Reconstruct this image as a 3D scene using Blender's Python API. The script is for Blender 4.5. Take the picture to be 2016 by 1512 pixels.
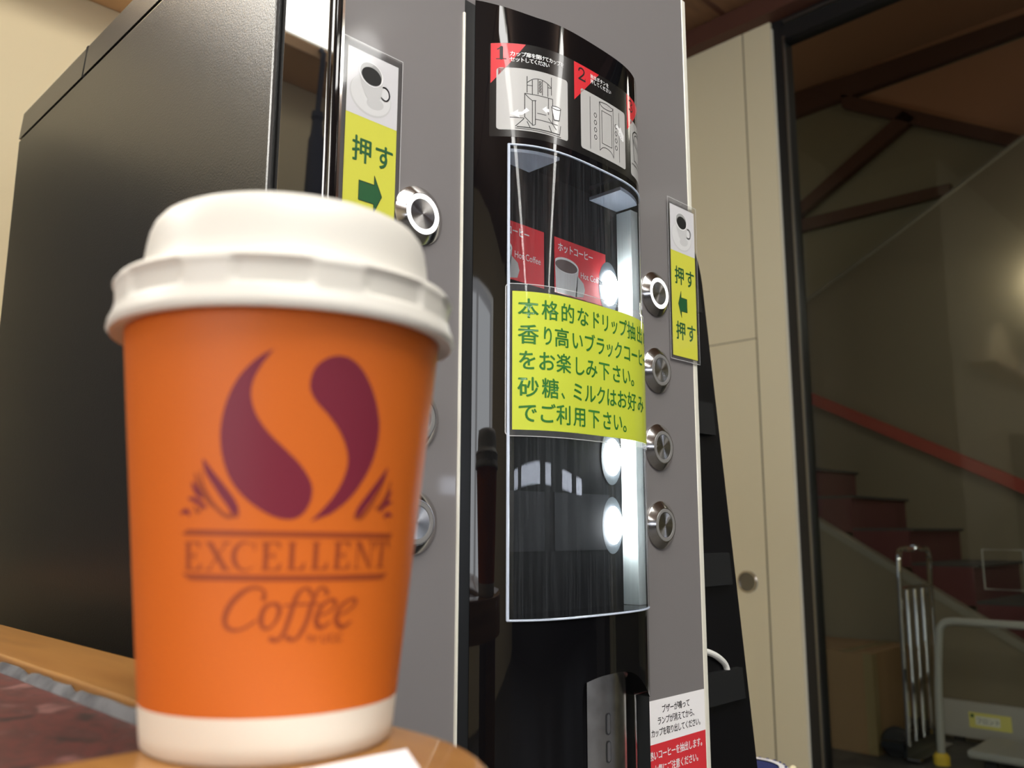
import bpy, bmesh, math, random
from mathutils import Vector, Matrix
random.seed(7)
S = bpy.context.scene
for o in list(bpy.data.objects):
    bpy.data.objects.remove(o)

# ------------------------------------------------------------------ camera
# World: x runs along the machine's front to the right, y into the room, z up.
# The camera sits at the origin, 0.90 m above the floor.
FPX = 1690.0
cam_d = bpy.data.cameras.new('camera')
cam = bpy.data.objects.new('camera', cam_d)
S.collection.objects.link(cam)
cam_d.sensor_width = 36.0
cam_d.lens = 36.0 * FPX / 2016.0
cam_d.clip_start = 0.01
yaw, pitch, roll = math.radians(44.6), math.atan(288 / 1690.0), math.radians(0.13)
Fh = Vector((math.cos(yaw), math.sin(yaw), 0)); Rh = Vector((math.sin(yaw), -math.cos(yaw), 0)); Uz = Vector((0, 0, 1))
fw = Fh * math.cos(pitch) + Uz * math.sin(pitch); up0 = -Fh * math.sin(pitch) + Uz * math.cos(pitch)
rt = Rh * math.cos(roll) + up0 * math.sin(roll); up = up0 * math.cos(roll) - Rh * math.sin(roll)
M = Matrix((rt, up, -fw)).transposed().to_4x4()
cam.matrix_world = M
cam_d.dof.use_dof = True
cam_d.dof.focus_distance = 0.50
cam_d.dof.aperture_fstop = 13.0
S.camera = cam

# ------------------------------------------------------------------ world, exposure
w = bpy.data.worlds.new('world'); S.world = w
w.use_nodes = True
w.node_tree.nodes['Background'].inputs[0].default_value = (0.75, 0.85, 1.0, 1)
w.node_tree.nodes['Background'].inputs[1].default_value = 0.25
vs = S.view_settings
vs.view_transform = 'Standard'; vs.look = 'None'; vs.exposure = 0.0; vs.gamma = 1.0; vs.use_curve_mapping = False
FLOOR = -0.90

def area(name, loc, target, sx, sy, power, col):
    d = bpy.data.lights.new(name, 'AREA'); d.shape = 'RECTANGLE'; d.size = sx; d.size_y = sy
    d.energy = power; d.color = col
    o = bpy.data.objects.new(name, d); S.collection.objects.link(o); o.location = loc
    o.rotation_euler = (Vector(target) - Vector(loc)).to_track_quat('-Z', 'Y').to_euler()
    return o
# daylight coming in through the garden window on the left
area('daylight_garden', (-2.93, -0.75, 0.35), (0, -0.3, 0.1), 2.5, 1.6, 31, (0.95, 0.97, 1.0))

# ------------------------------------------------------------------ materials
def lin(r, g, b):
    f = lambda c: ((c / 255.0) / 12.92 if c / 255.0 <= 0.04045 else ((c / 255.0 + 0.055) / 1.055) ** 2.4)
    return (f(r), f(g), f(b), 1)

def mat(name, col, rough=0.5, metal=0.0, coat=0.0, spec=0.5, emit=None, estr=0.0, bump=None, aniso=0.0, coat_rough=0.03):
    m = bpy.data.materials.new(name); m.use_nodes = True
    nt = m.node_tree; b = nt.nodes['Principled BSDF']
    b.inputs['Base Color'].default_value = col
    b.inputs['Roughness'].default_value = rough
    b.inputs['Metallic'].default_value = metal
    b.inputs['Coat Weight'].default_value = coat
    b.inputs['Coat Roughness'].default_value = coat_rough
    b.inputs['Specular IOR Level'].default_value = spec
    if aniso:
        b.inputs['Anisotropic'].default_value = aniso
    if emit:
        b.inputs['Emission Color'].default_value = emit
        b.inputs['Emission Strength'].default_value = estr
    if bump:
        sc, st, dist = bump
        tc = nt.nodes.new('ShaderNodeTexCoord'); nz = nt.nodes.new('ShaderNodeTexNoise'); bp = nt.nodes.new('ShaderNodeBump')
        nz.inputs['Scale'].default_value = sc; nz.inputs['Detail'].default_value = 3
        bp.inputs['Strength'].default_value = st; bp.inputs['Distance'].default_value = dist
        nt.links.new(tc.outputs['Object'], nz.inputs['Vector']); nt.links.new(nz.outputs['Fac'], bp.inputs['Height'])
        nt.links.new(bp.outputs['Normal'], b.inputs['Normal'])
    return m

def noise_mat(name, stops, scale, rough=0.5, stretch=(1, 1, 1), detail=6, coat=0.0, bump=0.0, dist=0.0):
    m = mat(name, stops[0][1], rough, coat=coat)
    nt = m.node_tree; b = nt.nodes['Principled BSDF']
    tc = nt.nodes.new('ShaderNodeTexCoord'); mp = nt.nodes.new('ShaderNodeMapping'); nz = nt.nodes.new('ShaderNodeTexNoise'); cr = nt.nodes.new('ShaderNodeValToRGB')
    mp.inputs['Scale'].default_value = stretch
    nz.inputs['Scale'].default_value = scale; nz.inputs['Detail'].default_value = detail; nz.inputs['Distortion'].default_value = dist
    while len(cr.color_ramp.elements) < len(stops):
        cr.color_ramp.elements.new(0.5)
    for e, (p, c) in zip(cr.color_ramp.elements, stops):
        e.position = p; e.color = c
    nt.links.new(tc.outputs['Object'], mp.inputs['Vector']); nt.links.new(mp.outputs['Vector'], nz.inputs['Vector'])
    nt.links.new(nz.outputs['Fac'], cr.inputs['Fac']); nt.links.new(cr.outputs['Color'], b.inputs['Base Color'])
    if bump:
        bp = nt.nodes.new('ShaderNodeBump'); bp.inputs['Strength'].default_value = bump; bp.inputs['Distance'].default_value = 0.001
        nt.links.new(nz.outputs['Fac'], bp.inputs['Height']); nt.links.new(bp.outputs['Normal'], b.inputs['Normal'])
    return m

def pane_mat(name, tint=(1, 1, 1, 1), haze=0.0, rough=0.0, ior=1.45, haze_col=(1, 1, 1, 1), streak=False):
    m = bpy.data.materials.new(name); m.use_nodes = True
    nt = m.node_tree; nt.nodes.clear()
    out = nt.nodes.new('ShaderNodeOutputMaterial'); tr = nt.nodes.new('ShaderNodeBsdfTransparent'); gl = nt.nodes.new('ShaderNodeBsdfGlossy')
    fr = nt.nodes.new('ShaderNodeFresnel'); mx = nt.nodes.new('ShaderNodeMixShader')
    fr.inputs['IOR'].default_value = ior
    tr.inputs[0].default_value = tint; gl.inputs['Roughness'].default_value = rough
    nt.links.new(fr.outputs[0], mx.inputs[0]); nt.links.new(tr.outputs[0], mx.inputs[1]); nt.links.new(gl.outputs[0], mx.inputs[2])
    last = mx
    if haze:
        tl = nt.nodes.new('ShaderNodeBsdfTranslucent'); df = nt.nodes.new('ShaderNodeBsdfDiffuse'); m2 = nt.nodes.new('ShaderNodeMixShader'); m3 = nt.nodes.new('ShaderNodeMixShader')
        tl.inputs[0].default_value = haze_col; df.inputs[0].default_value = haze_col
        m2.inputs[0].default_value = 0.3
        nt.links.new(tl.outputs[0], m2.inputs[1]); nt.links.new(df.outputs[0], m2.inputs[2])
        m3.inputs[0].default_value = haze
        if streak:
            tc = nt.nodes.new('ShaderNodeTexCoord'); mp = nt.nodes.new('ShaderNodeMapping'); nz = nt.nodes.new('ShaderNodeTexNoise'); mr = nt.nodes.new('ShaderNodeMapRange')
            mp.inputs['Scale'].default_value = (900, 900, 14)
            nz.inputs['Scale'].default_value = 1.0; nz.inputs['Detail'].default_value = 3
            mr.inputs['From Min'].default_value = 0.45; mr.inputs['From Max'].default_value = 0.85
            mr.inputs['To Min'].default_value = haze * 0.55; mr.inputs['To Max'].default_value = haze * 3.2
            nt.links.new(tc.outputs['Object'], mp.inputs[0]); nt.links.new(mp.outputs[0], nz.inputs['Vector'])
            nt.links.new(nz.outputs['Fac'], mr.inputs['Value']); nt.links.new(mr.outputs[0], m3.inputs[0])
        nt.links.new(mx.outputs[0], m3.inputs[1]); nt.links.new(m2.outputs[0], m3.inputs[2])
        last = m3
    nt.links.new(last.outputs[0], out.inputs[0])
    return m

def emis(name, col, s):
    m = bpy.data.materials.new(name); m.use_nodes = True
    nt = m.node_tree; nt.nodes.clear()
    out = nt.nodes.new('ShaderNodeOutputMaterial'); e = nt.nodes.new('ShaderNodeEmission')
    e.inputs[0].default_value = col; e.inputs[1].default_value = s
    nt.links.new(e.outputs[0], out.inputs[0]); return m

MT = dict(
    black_gloss=mat('black_gloss', (0.004, 0.004, 0.005, 1), 0.03, coat=0.0, spec=0.55),
    strip_gloss=mat('strip_gloss', (0.006, 0.006, 0.007, 1), 0.02, spec=1.0),
    black_satin=mat('black_satin', (0.012, 0.013, 0.014, 1), 0.35),
    black_gap=mat('black_gap', (0.002, 0.002, 0.002, 1), 0.6, spec=0.2),
    body=mat('body_paint', (0.008, 0.008, 0.0075, 1), 0.31, spec=0.95, bump=(900, 0.2, 0.0005)),
    grey=mat('grey_acrylic', lin(122, 118, 118), 0.4, coat=0.3, coat_rough=0.05),
    edge=mat('acrylic_edge', lin(225, 222, 208), 0.3, coat=0.5),
    chrome=mat('chrome', (0.78, 0.77, 0.75, 1), 0.06, metal=1.0),
    steel=mat('steel', (0.62, 0.60, 0.58, 1), 0.16, metal=1.0),
    steel_face=mat('steel_face', (0.55, 0.54, 0.53, 1), 0.26, metal=1.0, aniso=0.95),
    ring_lit=mat('ring_lit', (0.9, 0.9, 0.9, 1), 0.4, emit=(1, 1, 1, 1), estr=2.2),
    ring_off=mat('ring_off', lin(128, 126, 124), 0.35, coat=0.4),
    yellow=mat('yellow_paper', lin(206, 205, 66), 0.55, coat=0.6, coat_rough=0.06),
    yellow_note=mat('yellow_note', lin(200, 211, 60), 0.55, coat=0.6, coat_rough=0.06, bump=(60, 0.12, 0.002)),
    green=mat('green_ink', lin(16, 84, 40), 0.55, coat=0.6, coat_rough=0.06),
    green_note=mat('green_note', lin(36, 112, 34), 0.55, coat=0.6, coat_rough=0.06),
    white_paper=mat('white_paper', lin(244, 242, 242), 0.55, coat=0.4, coat_rough=0.1),
    white_print=mat('white_print', lin(235, 235, 235), 0.45, coat=0.3),
    red=mat('red_print', lin(214, 32, 44), 0.45, coat=0.5),
    red_label=mat('red_label', lin(214, 50, 58), 0.5, coat=0.2),
    ink=mat('black_ink', lin(18, 18, 18), 0.5),
    stick_black=mat('sticker_black', (0.010, 0.010, 0.010, 1), 0.2, coat=0.4),
    stick_grey=mat('sticker_grey', lin(184, 183, 181), 0.3, coat=0.4, bump=(90, 0.05, 0.001)),
    pg1=mat('print_light_grey', lin(196, 196, 196), 0.5, coat=0.4), pg2=mat('print_mid_grey', lin(160, 160, 160), 0.5, coat=0.4),
    pg3=mat('print_pale_grey', lin(212, 212, 212), 0.5, coat=0.4), pg0=mat('print_white', lin(236, 236, 236), 0.5, coat=0.4),
    film=pane_mat('laminate_film', (0.93, 0.93, 0.93, 1), rough=0.05, haze=0.09),
    cover=pane_mat('clear_cover', (0.97, 0.98, 0.99, 1), haze=0.028, haze_col=(0.9, 0.95, 1, 1), streak=True),
    cover_edge=mat('cover_edge', lin(205, 215, 232), 0.25, emit=(0.8, 0.88, 1, 1), estr=0.0),
    tab=mat('frosted_tab', lin(176, 186, 202), 0.35),
    reflector=mat('white_reflector', lin(225, 236, 234), 0.5),
    led=emis('led_white', (0.93, 0.98, 1, 1), 42.0),
    orange=mat('orange_print', lin(197, 98, 28), 0.5, spec=0.3), plum=mat('plum_print', lin(112, 30, 48), 0.5, spec=0.35),
    brown_print=mat('brown_print', lin(142, 62, 26), 0.5, spec=0.35),
    cup_paper=mat('cup_paper', lin(220, 210, 194), 0.6, spec=0.3),
    lid=mat('lid_plastic', lin(212, 208, 199), 0.42, spec=0.4),
    wood=noise_mat('table_wood', [(0.3, lin(148, 98, 46)), (0.55, lin(168, 118, 60)), (0.75, lin(132, 86, 40))], 6.0, 0.32, (10, 1.2, 10), 8, coat=0.3),
    inlay=noise_mat('red_stone', [(0.36, lin(44, 30, 30)), (0.47, lin(96, 46, 42)), (0.58, lin(70, 38, 36)), (0.70, lin(126, 84, 80))], 95.0, 0.45, (1, 1, 1), 6, coat=0.0, dist=0.6),
    tape=noise_mat('grey_felt', [(0.35, lin(66, 66, 68)), (0.6, lin(108, 108, 110))], 90.0, 0.7, (1, 1, 1), 4, bump=0.5),
    cream_wall=mat('cream_wall', lin(226, 208, 168), 0.75, bump=(140, 0.1, 0.002)),
    door_paint=mat('cream_paint', lin(224, 216, 188), 0.5),
    groove=mat('groove', lin(120, 112, 88), 0.7),
    ceil=noise_mat('ceiling_board', [(0.3, lin(118, 88, 66)), (0.7, lin(134, 100, 76))], 4.0, 0.6, (2, 14, 2), 5),
    beam=mat('dark_red_wood', lin(84, 50, 40), 0.6), beam2=mat('timber', lin(92, 60, 46), 0.6),
    black_frame=mat('black_frame', (0.015, 0.016, 0.018, 1), 0.3), alu=mat('aluminium', (0.30, 0.30, 0.30, 1), 0.35, metal=1.0),
    glass=pane_mat('window_glass', (0.93, 0.95, 0.93, 1), ior=1.3),
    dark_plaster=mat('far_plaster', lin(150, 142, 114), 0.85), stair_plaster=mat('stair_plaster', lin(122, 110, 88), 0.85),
    panel_wood=mat('panel_wood', lin(196, 146, 110), 0.7), carpet_red=mat('carpet_red', lin(84, 36, 38), 0.95), carpet_dark=mat('carpet_dark', lin(58, 56, 54), 0.95),
    stringer=mat('stringer_paint', lin(132, 125, 108), 0.7), rail_red=mat('rail_red', lin(150, 54, 30), 0.5),
    carton=mat('cardboard', lin(134, 104, 68), 0.8), carton_tape=mat('packing_tape', lin(126, 108, 68), 0.4),
    pole=mat('grey_enamel', lin(168, 166, 156), 0.4), rubber=mat('rubber', (0.012, 0.012, 0.012, 1), 0.7), yellow_cap=mat('yellow_cap', lin(226, 190, 60), 0.5),
    board=mat('grey_board', lin(176, 170, 160), 0.7), sign_y=mat('sign_yellow', lin(232, 222, 120), 0.6), sign_w=mat('sign_white', lin(240, 238, 220), 0.6),
    floor=noise_mat('floor_stone', [(0.35, lin(62, 60, 58)), (0.65, lin(82, 80, 76))], 9.0, 0.5),
    rack=mat('rack_black', (0.003, 0.003, 0.004, 1), 0.3, spec=0.35), rack_band=mat('rack_band', (0.009, 0.0095, 0.010, 1), 0.4),
    cable=mat('white_cable', lin(226, 226, 220), 0.45),
    navy=mat('navy_cloth', lin(34, 44, 104), 0.9), lace=mat('lace_white', lin(232, 230, 236), 0.9), cream_cloth=mat('cream_cloth', lin(232, 220, 182), 0.9),
    stool=mat('stool_wood', lin(130, 92, 54), 0.5), cabinet=mat('cabinet_wood', lin(40, 34, 30), 0.6), dark_wall=mat('dark_wall', lin(52, 50, 48), 0.7), steel_dark=mat('steel_dark', (0.22, 0.22, 0.22, 1), 0.3, metal=1.0),
    tube=emis('tube_light', (1, 0.98, 0.94, 1), 16.0), lightbox=emis('lightbox_face', (1, 0.97, 0.90, 1), 15.0), fill_face=emis('fill_panel_face', (1, 0.975, 0.92, 1), 12.5),
    sky_pane=emis('daylight_pane', (0.80, 0.86, 1.0, 1), 13.0), garden_pane=emis('garden_daylight', (0.92, 0.96, 1, 1), 3.0),
    leaf=mat('leaf', lin(84, 116, 44), 0.6, emit=lin(120, 150, 70), estr=0.0), lamp_metal=mat('lamp_metal', lin(200, 198, 190), 0.5),
    sconce=emis('sconce_glass', (1, 0.95, 0.80, 1), 26.0), napkin=mat('napkin', lin(240, 240, 244), 0.7), tassel=mat('tassel_cord', lin(40, 46, 62), 0.8), trimwood=mat('rail_wood', lin(228, 184, 136), 0.45),
)

nt = MT['steel_face'].node_tree; tg = nt.nodes.new('ShaderNodeTangent'); tg.direction_type = 'RADIAL'; tg.axis = 'Y'
nt.links.new(tg.outputs[0], nt.nodes['Principled BSDF'].inputs['Tangent'])
# ------------------------------------------------------------------ object helpers
def link(o, parent=None):
    S.collection.objects.link(o)
    if parent is not None:
        o.parent = parent
    return o

def thing(name, label, cat, loc=(0, 0, 0), group=None):
    o = bpy.data.objects.new(name, None); link(o); o.location = loc
    o.empty_display_size = 0.02
    o['label'] = label; o['category'] = cat
    if group: o['group'] = group
    return o

def tag(o, label, cat, group=None):
    o['label'] = label; o['category'] = cat
    if group: o['group'] = group
    return o

class MB:
    """collects shapes (world coordinates) and links them as one mesh object"""
    def __init__(s):
        s.v = []; s.f = []; s.m = []; s.sm = []; s.mats = []
    def mi(s, m):
        m = MT[m] if isinstance(m, str) else m
        if m not in s.mats: s.mats.append(m)
        return s.mats.index(m)
    def add(s, verts, faces, m, smooth=False):
        k = len(s.v); i = s.mi(m)
        s.v += [tuple(p) for p in verts]
        for f in faces:
            s.f.append([a + k for a in f]); s.m.append(i); s.sm.append(smooth)
        return s
    def box(s, x0, x1, y0, y1, z0, z1, m, bev=0.0, seg=2):
        if bev <= 0:
            v = [(x, y, z) for z in (z0, z1) for y in (y0, y1) for x in (x0, x1)]
            f = [(0, 2, 3, 1), (4, 5, 7, 6), (0, 1, 5, 4), (2, 6, 7, 3), (0, 4, 6, 2), (1, 3, 7, 5)]
            return s.add(v, f, m)
        bm = bmesh.new(); bmesh.ops.create_cube(bm, size=1)
        for v in bm.verts:
            v.co = Vector(((x0 + x1) / 2 + v.co.x * (x1 - x0), (y0 + y1) / 2 + v.co.y * (y1 - y0), (z0 + z1) / 2 + v.co.z * (z1 - z0)))
        bmesh.ops.bevel(bm, geom=list(bm.edges), offset=bev, segments=seg, affect='EDGES', profile=0.5)
        bm.normal_update(); flat = [max(abs(c) for c in f.normal) > 0.9999 for f in bm.faces]; k = len(s.sm)
        s.bm(bm, m, True); s.sm[k:] = [not q for q in flat]     # broad faces stay flat, only the rounded edges are smooth
        return s
    def bm(s, bm, m, smooth=False):
        bm.verts.index_update()
        s.add([v.co[:] for v in bm.verts], [[v.index for v in f.verts] for f in bm.faces], m, smooth)
        bm.free(); return s
    def hexa(s, b, t, m):
        """eight corners: bottom loop b, top loop t"""
        return s.add(list(b) + list(t), [(3, 2, 1, 0), (4, 5, 6, 7), (0, 1, 5, 4), (1, 2, 6, 5), (2, 3, 7, 6), (3, 0, 4, 7)], m)
    def prism(s, loop, off, m, smooth=False):
        """planar loop extruded by the vector off"""
        n = len(loop); a = [Vector(p) for p in loop]; b = [p + Vector(off) for p in a]
        f = [list(range(n))[::-1], list(range(n, 2 * n))] + [(i, (i + 1) % n, n + (i + 1) % n, n + i) for i in range(n)]
        return s.add(a + b, f, m, smooth)
    def lathe(s, prof, m, c=(0, 0, 0), axis='z', n=64, ma=None, cap0=False, cap1=False, rmod=None):
        """profile of (radius, height); ma(i) may name the material of ring i"""
        vs_ = []
        for (r, h) in prof:
            for k in range(n):
                a = 2 * math.pi * k / n; rr = r if rmod is None else rmod(r, h, a)
                p = (rr * math.cos(a), rr * math.sin(a), h)
                if axis == 'y': p = (p[0], -p[2], p[1])      # height runs towards -y
                if axis == 'x': p = (-p[2], p[0], p[1])
                vs_.append((c[0] + p[0], c[1] + p[1], c[2] + p[2]))
        k0 = len(s.v); s.v += vs_
        for i in range(len(prof) - 1):
            mm = s.mi(ma(i) if ma else m)
            for k in range(n):
                k2 = (k + 1) % n
                s.f.append([k0 + i * n + k, k0 + i * n + k2, k0 + (i + 1) * n + k2, k0 + (i + 1) * n + k]); s.m.append(mm); s.sm.append(True)
        if cap0: s.f.append([k0 + k for k in range(n)][::-1]); s.m.append(s.mi(m)); s.sm.append(False)
        if cap1: s.f.append([k0 + (len(prof) - 1) * n + k for k in range(n)]); s.m.append(s.mi(m)); s.sm.append(False)
        return s
    def tube(s, pts, r, m, n=14, closed=False):
        pts = [Vector(p) for p in pts]; N = len(pts); rings = []
        ref = Vector((0, 0, 1))
        for i, p in enumerate(pts):
            a = pts[i - 1] if (i > 0 or closed) else p; b = pts[(i + 1) % N] if (i < N - 1 or closed) else p
            t = (b - a).normalized(); u = ref - t * ref.dot(t)
            if u.length < 1e-3: u = Vector((1, 0, 0)) - t * t.x
            u.normalize(); ref = u; w_ = t.cross(u)
            rr = r[i] if isinstance(r, (list, tuple)) else r
            rings.append([p + (u * math.cos(2 * math.pi * k / n) + w_ * math.sin(2 * math.pi * k / n)) * rr for k in range(n)])
        f = []
        for i in range(N if closed else N - 1):
            j = (i + 1) % N
            f += [(i * n + k, i * n + (k + 1) % n, j * n + (k + 1) % n, j * n + k) for k in range(n)]
        if not closed: f += [tuple(range(n))[::-1], tuple((N - 1) * n + k for k in range(n))]
        return s.add([q for g in rings for q in g], f, m, True)
    def art(s, mesh2d, m, fn, cuts=None):
        """flat 2-D mesh (verts, faces), cut along x every so often, laid on a surface by fn(u, v)"""
        bm = bmesh.new(); vv = [bm.verts.new((x, y, 0)) for x, y in mesh2d[0]]
        for f in mesh2d[1]:
            try: bm.faces.new([vv[i] for i in f])
            except ValueError: pass
        if cuts:
            xs = [p[0] for p in mesh2d[0]]; lo, hi = min(xs), max(xs)
            k = math.ceil(lo / cuts)
            while k * cuts < hi:
                bmesh.ops.bisect_plane(bm, geom=list(bm.verts) + list(bm.edges) + list(bm.faces), plane_co=(k * cuts, 0, 0), plane_no=(1, 0, 0), dist=1e-9)
                k += 1
        bm.verts.index_update()
        s.add([fn(v.co.x, v.co.y) for v in bm.verts], [[v.index for v in f.verts] for f in bm.faces], m, True)
        bm.free(); return s
    def build(s, name, parent=None, angle=22, recalc=False):
        me = bpy.data.meshes.new(name)
        o0 = ORIG.get(parent.name, Vector((0, 0, 0))) if parent is not None else Vector((0, 0, 0))
        me.from_pydata([tuple(Vector(p) - o0) for p in s.v], [], s.f)
        for m in s.mats: me.materials.append(m)
        me.polygons.foreach_set('material_index', s.m); me.polygons.foreach_set('use_smooth', s.sm)
        if recalc:
            b = bmesh.new(); b.from_mesh(me); bmesh.ops.recalc_face_normals(b, faces=list(b.faces)); b.to_mesh(me); b.free()
        me.update()
        if angle:
            me.set_sharp_from_angle(angle=math.radians(angle)); me.polygons.foreach_set('use_smooth', s.sm); me.update()
        ob = bpy.data.objects.new(name, me); link(ob, parent)
        if parent is not None: ORIG[ob.name] = o0.copy()
        return ob
ORIG = {}
def root(name, label, cat, loc, group=None):
    o = thing(name, label, cat, loc, group); ORIG[o.name] = Vector(loc); return o
def struct(ob):
    ob['kind'] = 'structure'; return ob
def set_origin(ob, loc):
    """give a one-mesh thing an origin at its own base"""
    loc = Vector(loc)
    for v in ob.data.vertices: v.co -= loc
    ob.location = loc; ORIG[ob.name] = loc; return ob

# ------------------------------------------------------------------ flat shapes and lettering
def to2d(ob):
    S.collection.objects.link(ob)
    dg = bpy.context.evaluated_depsgraph_get(); dg.update()
    me = bpy.data.meshes.new_from_object(ob.evaluated_get(dg))
    r = ([(v.co.x, v.co.y) for v in me.vertices], [list(p.vertices) for p in me.polygons])
    d = ob.data; bpy.data.objects.remove(ob); bpy.data.meshes.remove(me); bpy.data.curves.remove(d)
    return r
def fill(*outlines):
    c = bpy.data.curves.new('fill', 'CURVE'); c.dimensions = '2D'; c.fill_mode = 'BOTH'
    for o in outlines:
        sp = c.splines.new('POLY'); sp.points.add(len(o) - 1); sp.use_cyclic_u = True
        for p, q in zip(sp.points, o): p.co = (q[0], q[1], 0, 1)
    return to2d(bpy.data.objects.new('fill', c))
_g = {}
def glyph(ch, bold=0.0):
    if (ch, bold) not in _g:
        c = bpy.data.curves.new('t', 'FONT'); c.body = ch; c.size = 1; c.resolution_u = 4; c.offset = bold
        _g[(ch, bold)] = to2d(bpy.data.objects.new('t', c))
    return _g[(ch, bold)]
def put(ch, x, z, size, bold=0.0, sx=1.0):
    """one character with the left of its em at x, its baseline box bottom at z"""
    v, f = glyph(ch, 0.0)
    return ([(x + p[0] * size * sx, z + (p[1] + 0.08) * size / 0.92) for p in v], f)
def text(mb, s, x, z, size, m, fn, pitch=None, bold=0.012, cuts=None, sx=1.0, narrow=None):
    """full-width line: narrow maps characters to their own advance"""
    for ch in s:
        p = pitch if pitch else size
        if narrow and ch in narrow: p = narrow[ch]
        if ch not in ' ':
            k = min(1.0, p / size * 1.0) if narrow and ch in narrow else 1.0
            for j, (dx, dz) in enumerate(((-1, -0.7), (1, -0.7), (0, 0.8)) if bold else ((0, 0),)):
                f2 = (lambda u, v, j=j: (lambda q: (q[0], q[1] - j * 1.2e-5, q[2]))(fn(u, v)))
                mb.art(put(ch, x + dx * bold * size * 0.8, z + dz * bold * size * 0.8, size, 0.0, sx * k), m, f2, cuts)
        x += p
def latin(mb, s, x0, x1, z, size, m, fn, cuts=None, bold=0.0):
    """proportional line fitted between x0 and x1"""
    v, f = glyph(s, bold); lo = min(p[0] for p in v); hi = max(p[0] for p in v); k = (x1 - x0) / (hi - lo)
    mb.art(([(x0 + (p[0] - lo) * k, z + p[1] * size) for p in v], f), m, fn, cuts)
def rect(x0, x1, z0, z1): return ([(x0, z0), (x1, z0), (x1, z1), (x0, z1)], [[0, 1, 2, 3]])
def rrect(x0, x1, z0, z1, r, n=6):
    o = []
    for cx, cz, a0 in ((x1 - r, z1 - r, 0), (x0 + r, z1 - r, 90), (x0 + r, z0 + r, 180), (x1 - r, z0 + r, 270)):
        for k in range(n + 1):
            a = math.radians(a0 + 90 * k / n); o.append((cx + r * math.cos(a), cz + r * math.sin(a)))
    return o
def ell(cx, cz, rx, rz, n=40, rot=0.0):
    o = []
    for k in range(n):
        a = 2 * math.pi * k / n; x, z_ = rx * math.cos(a), rz * math.sin(a)
        o.append((cx + x * math.cos(rot) - z_ * math.sin(rot), cz + x * math.sin(rot) + z_ * math.cos(rot)))
    return o
def poly(o): return (list(o), [list(range(len(o)))])
def stroke(mb, pts, w_, m, fn, cuts=None, closed=False):
    """pen line: a quad per segment, a disc per joint; w_ may be one width per point"""
    P = list(pts) + ([pts[0]] if closed else [])
    W = [w_] * len(P) if not isinstance(w_, (list, tuple)) else list(w_) + ([w_[0]] if closed else [])
    for i in range(len(P) - 1):
        a, b = Vector(P[i]), Vector(P[i + 1]); d = b - a
        if d.length < 1e-9: continue
        n = Vector((-d.y, d.x)).normalized()
        q = [a + n * W[i] / 2, b + n * W[i + 1] / 2, b - n * W[i + 1] / 2, a - n * W[i] / 2]
        mb.art(([tuple(x) for x in q], [[3, 2, 1, 0]]), m, fn, cuts)
    for p, ww in zip(P, W):
        if ww > 0: mb.art(poly(ell(p[0], p[1], ww / 2, ww / 2, 10)), m, fn, cuts)
def crom(pts, n=6, closed=False):
    P = [Vector(p) for p in pts]; N = len(P); out = []
    for i in range(N if closed else N - 1):
        g = (lambda k: P[k % N]) if closed else (lambda k: P[max(0, min(N - 1, k))])
        a, b, c, d = g(i - 1), g(i), g(i + 1), g(i + 2)
        for k in range(n):
            t = k / n
            out.append(tuple(0.5 * ((2 * b) + (c - a) * t + (2 * a - 5 * b + 4 * c - d) * t * t + (3 * b - a - 3 * c + d) * t ** 3)))
    if not closed: out.append(tuple(P[-1]))
    return out
def plane_y(y): return lambda u, v: (u, y, v)

# ==================================================================  ROOM
ZC = 1.66          # ceiling
XR = 2.35          # right wall, with the low door and the glass
YB = 1.60          # wall right of the machine
YA = 1.20          # wall behind the machine, standing further forward
XF = 6.4           # far end of the stair hall
m = MB(); m.box(-3.1, 7.0, -5.2, 4.2, FLOOR - 0.1, FLOOR, 'floor'); struct(m.build('floor'))
m = MB(); m.box(-3.1, 0.85, YA, YB + 0.12, FLOOR, ZC, 'cream_wall'); m.box(0.85, XR + 0.1, YB, YB + 0.12, FLOOR, ZC, 'cream_wall'); struct(m.build('wall_back'))
m = MB()   # right wall stops where the glass begins
m.box(XR, XR + 0.10, 1.172, YB, FLOOR, 1.594, 'door_paint')
m.box(XR - 0.0006, XR + 0.001, 1.2655, 1.2695, 0.580, 1.594, 'groove')
struct(m.build('wall_right'))
m = MB(); m.box(6.2, 6.3, -5.2, -1.3, FLOOR, ZC, 'dark_wall'); m.box(XR, 6.2, -1.42, -1.3, FLOOR, ZC, 'dark_wall'); struct(m.build('wall_right_front'))
m = MB()
m.box(-3.1, XR + 0.02, -5.2, YB, ZC, ZC + 0.1, 'ceil'); m.box(XR + 0.02, 6.3, -5.2, -1.35, ZC, ZC + 0.1, 'ceil')
m.box(-3.1, XR - 0.03, 1.298, 1.314, ZC - 0.003, ZC + 0.001, 'beam')
for y in (-3.4, -2.2, -1.0, 0.15): m.box(-3.1, XR - 0.03, y, y + 0.016, ZC - 0.003, ZC + 0.001, 'beam')
struct(m.build('ceiling'))
m = MB(); m.box(XR - 0.05, XR + 0.1, -5.2, YB, 1.594, ZC - 0.0005, 'beam', 0.003); struct(m.build('trim_1'))
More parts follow.
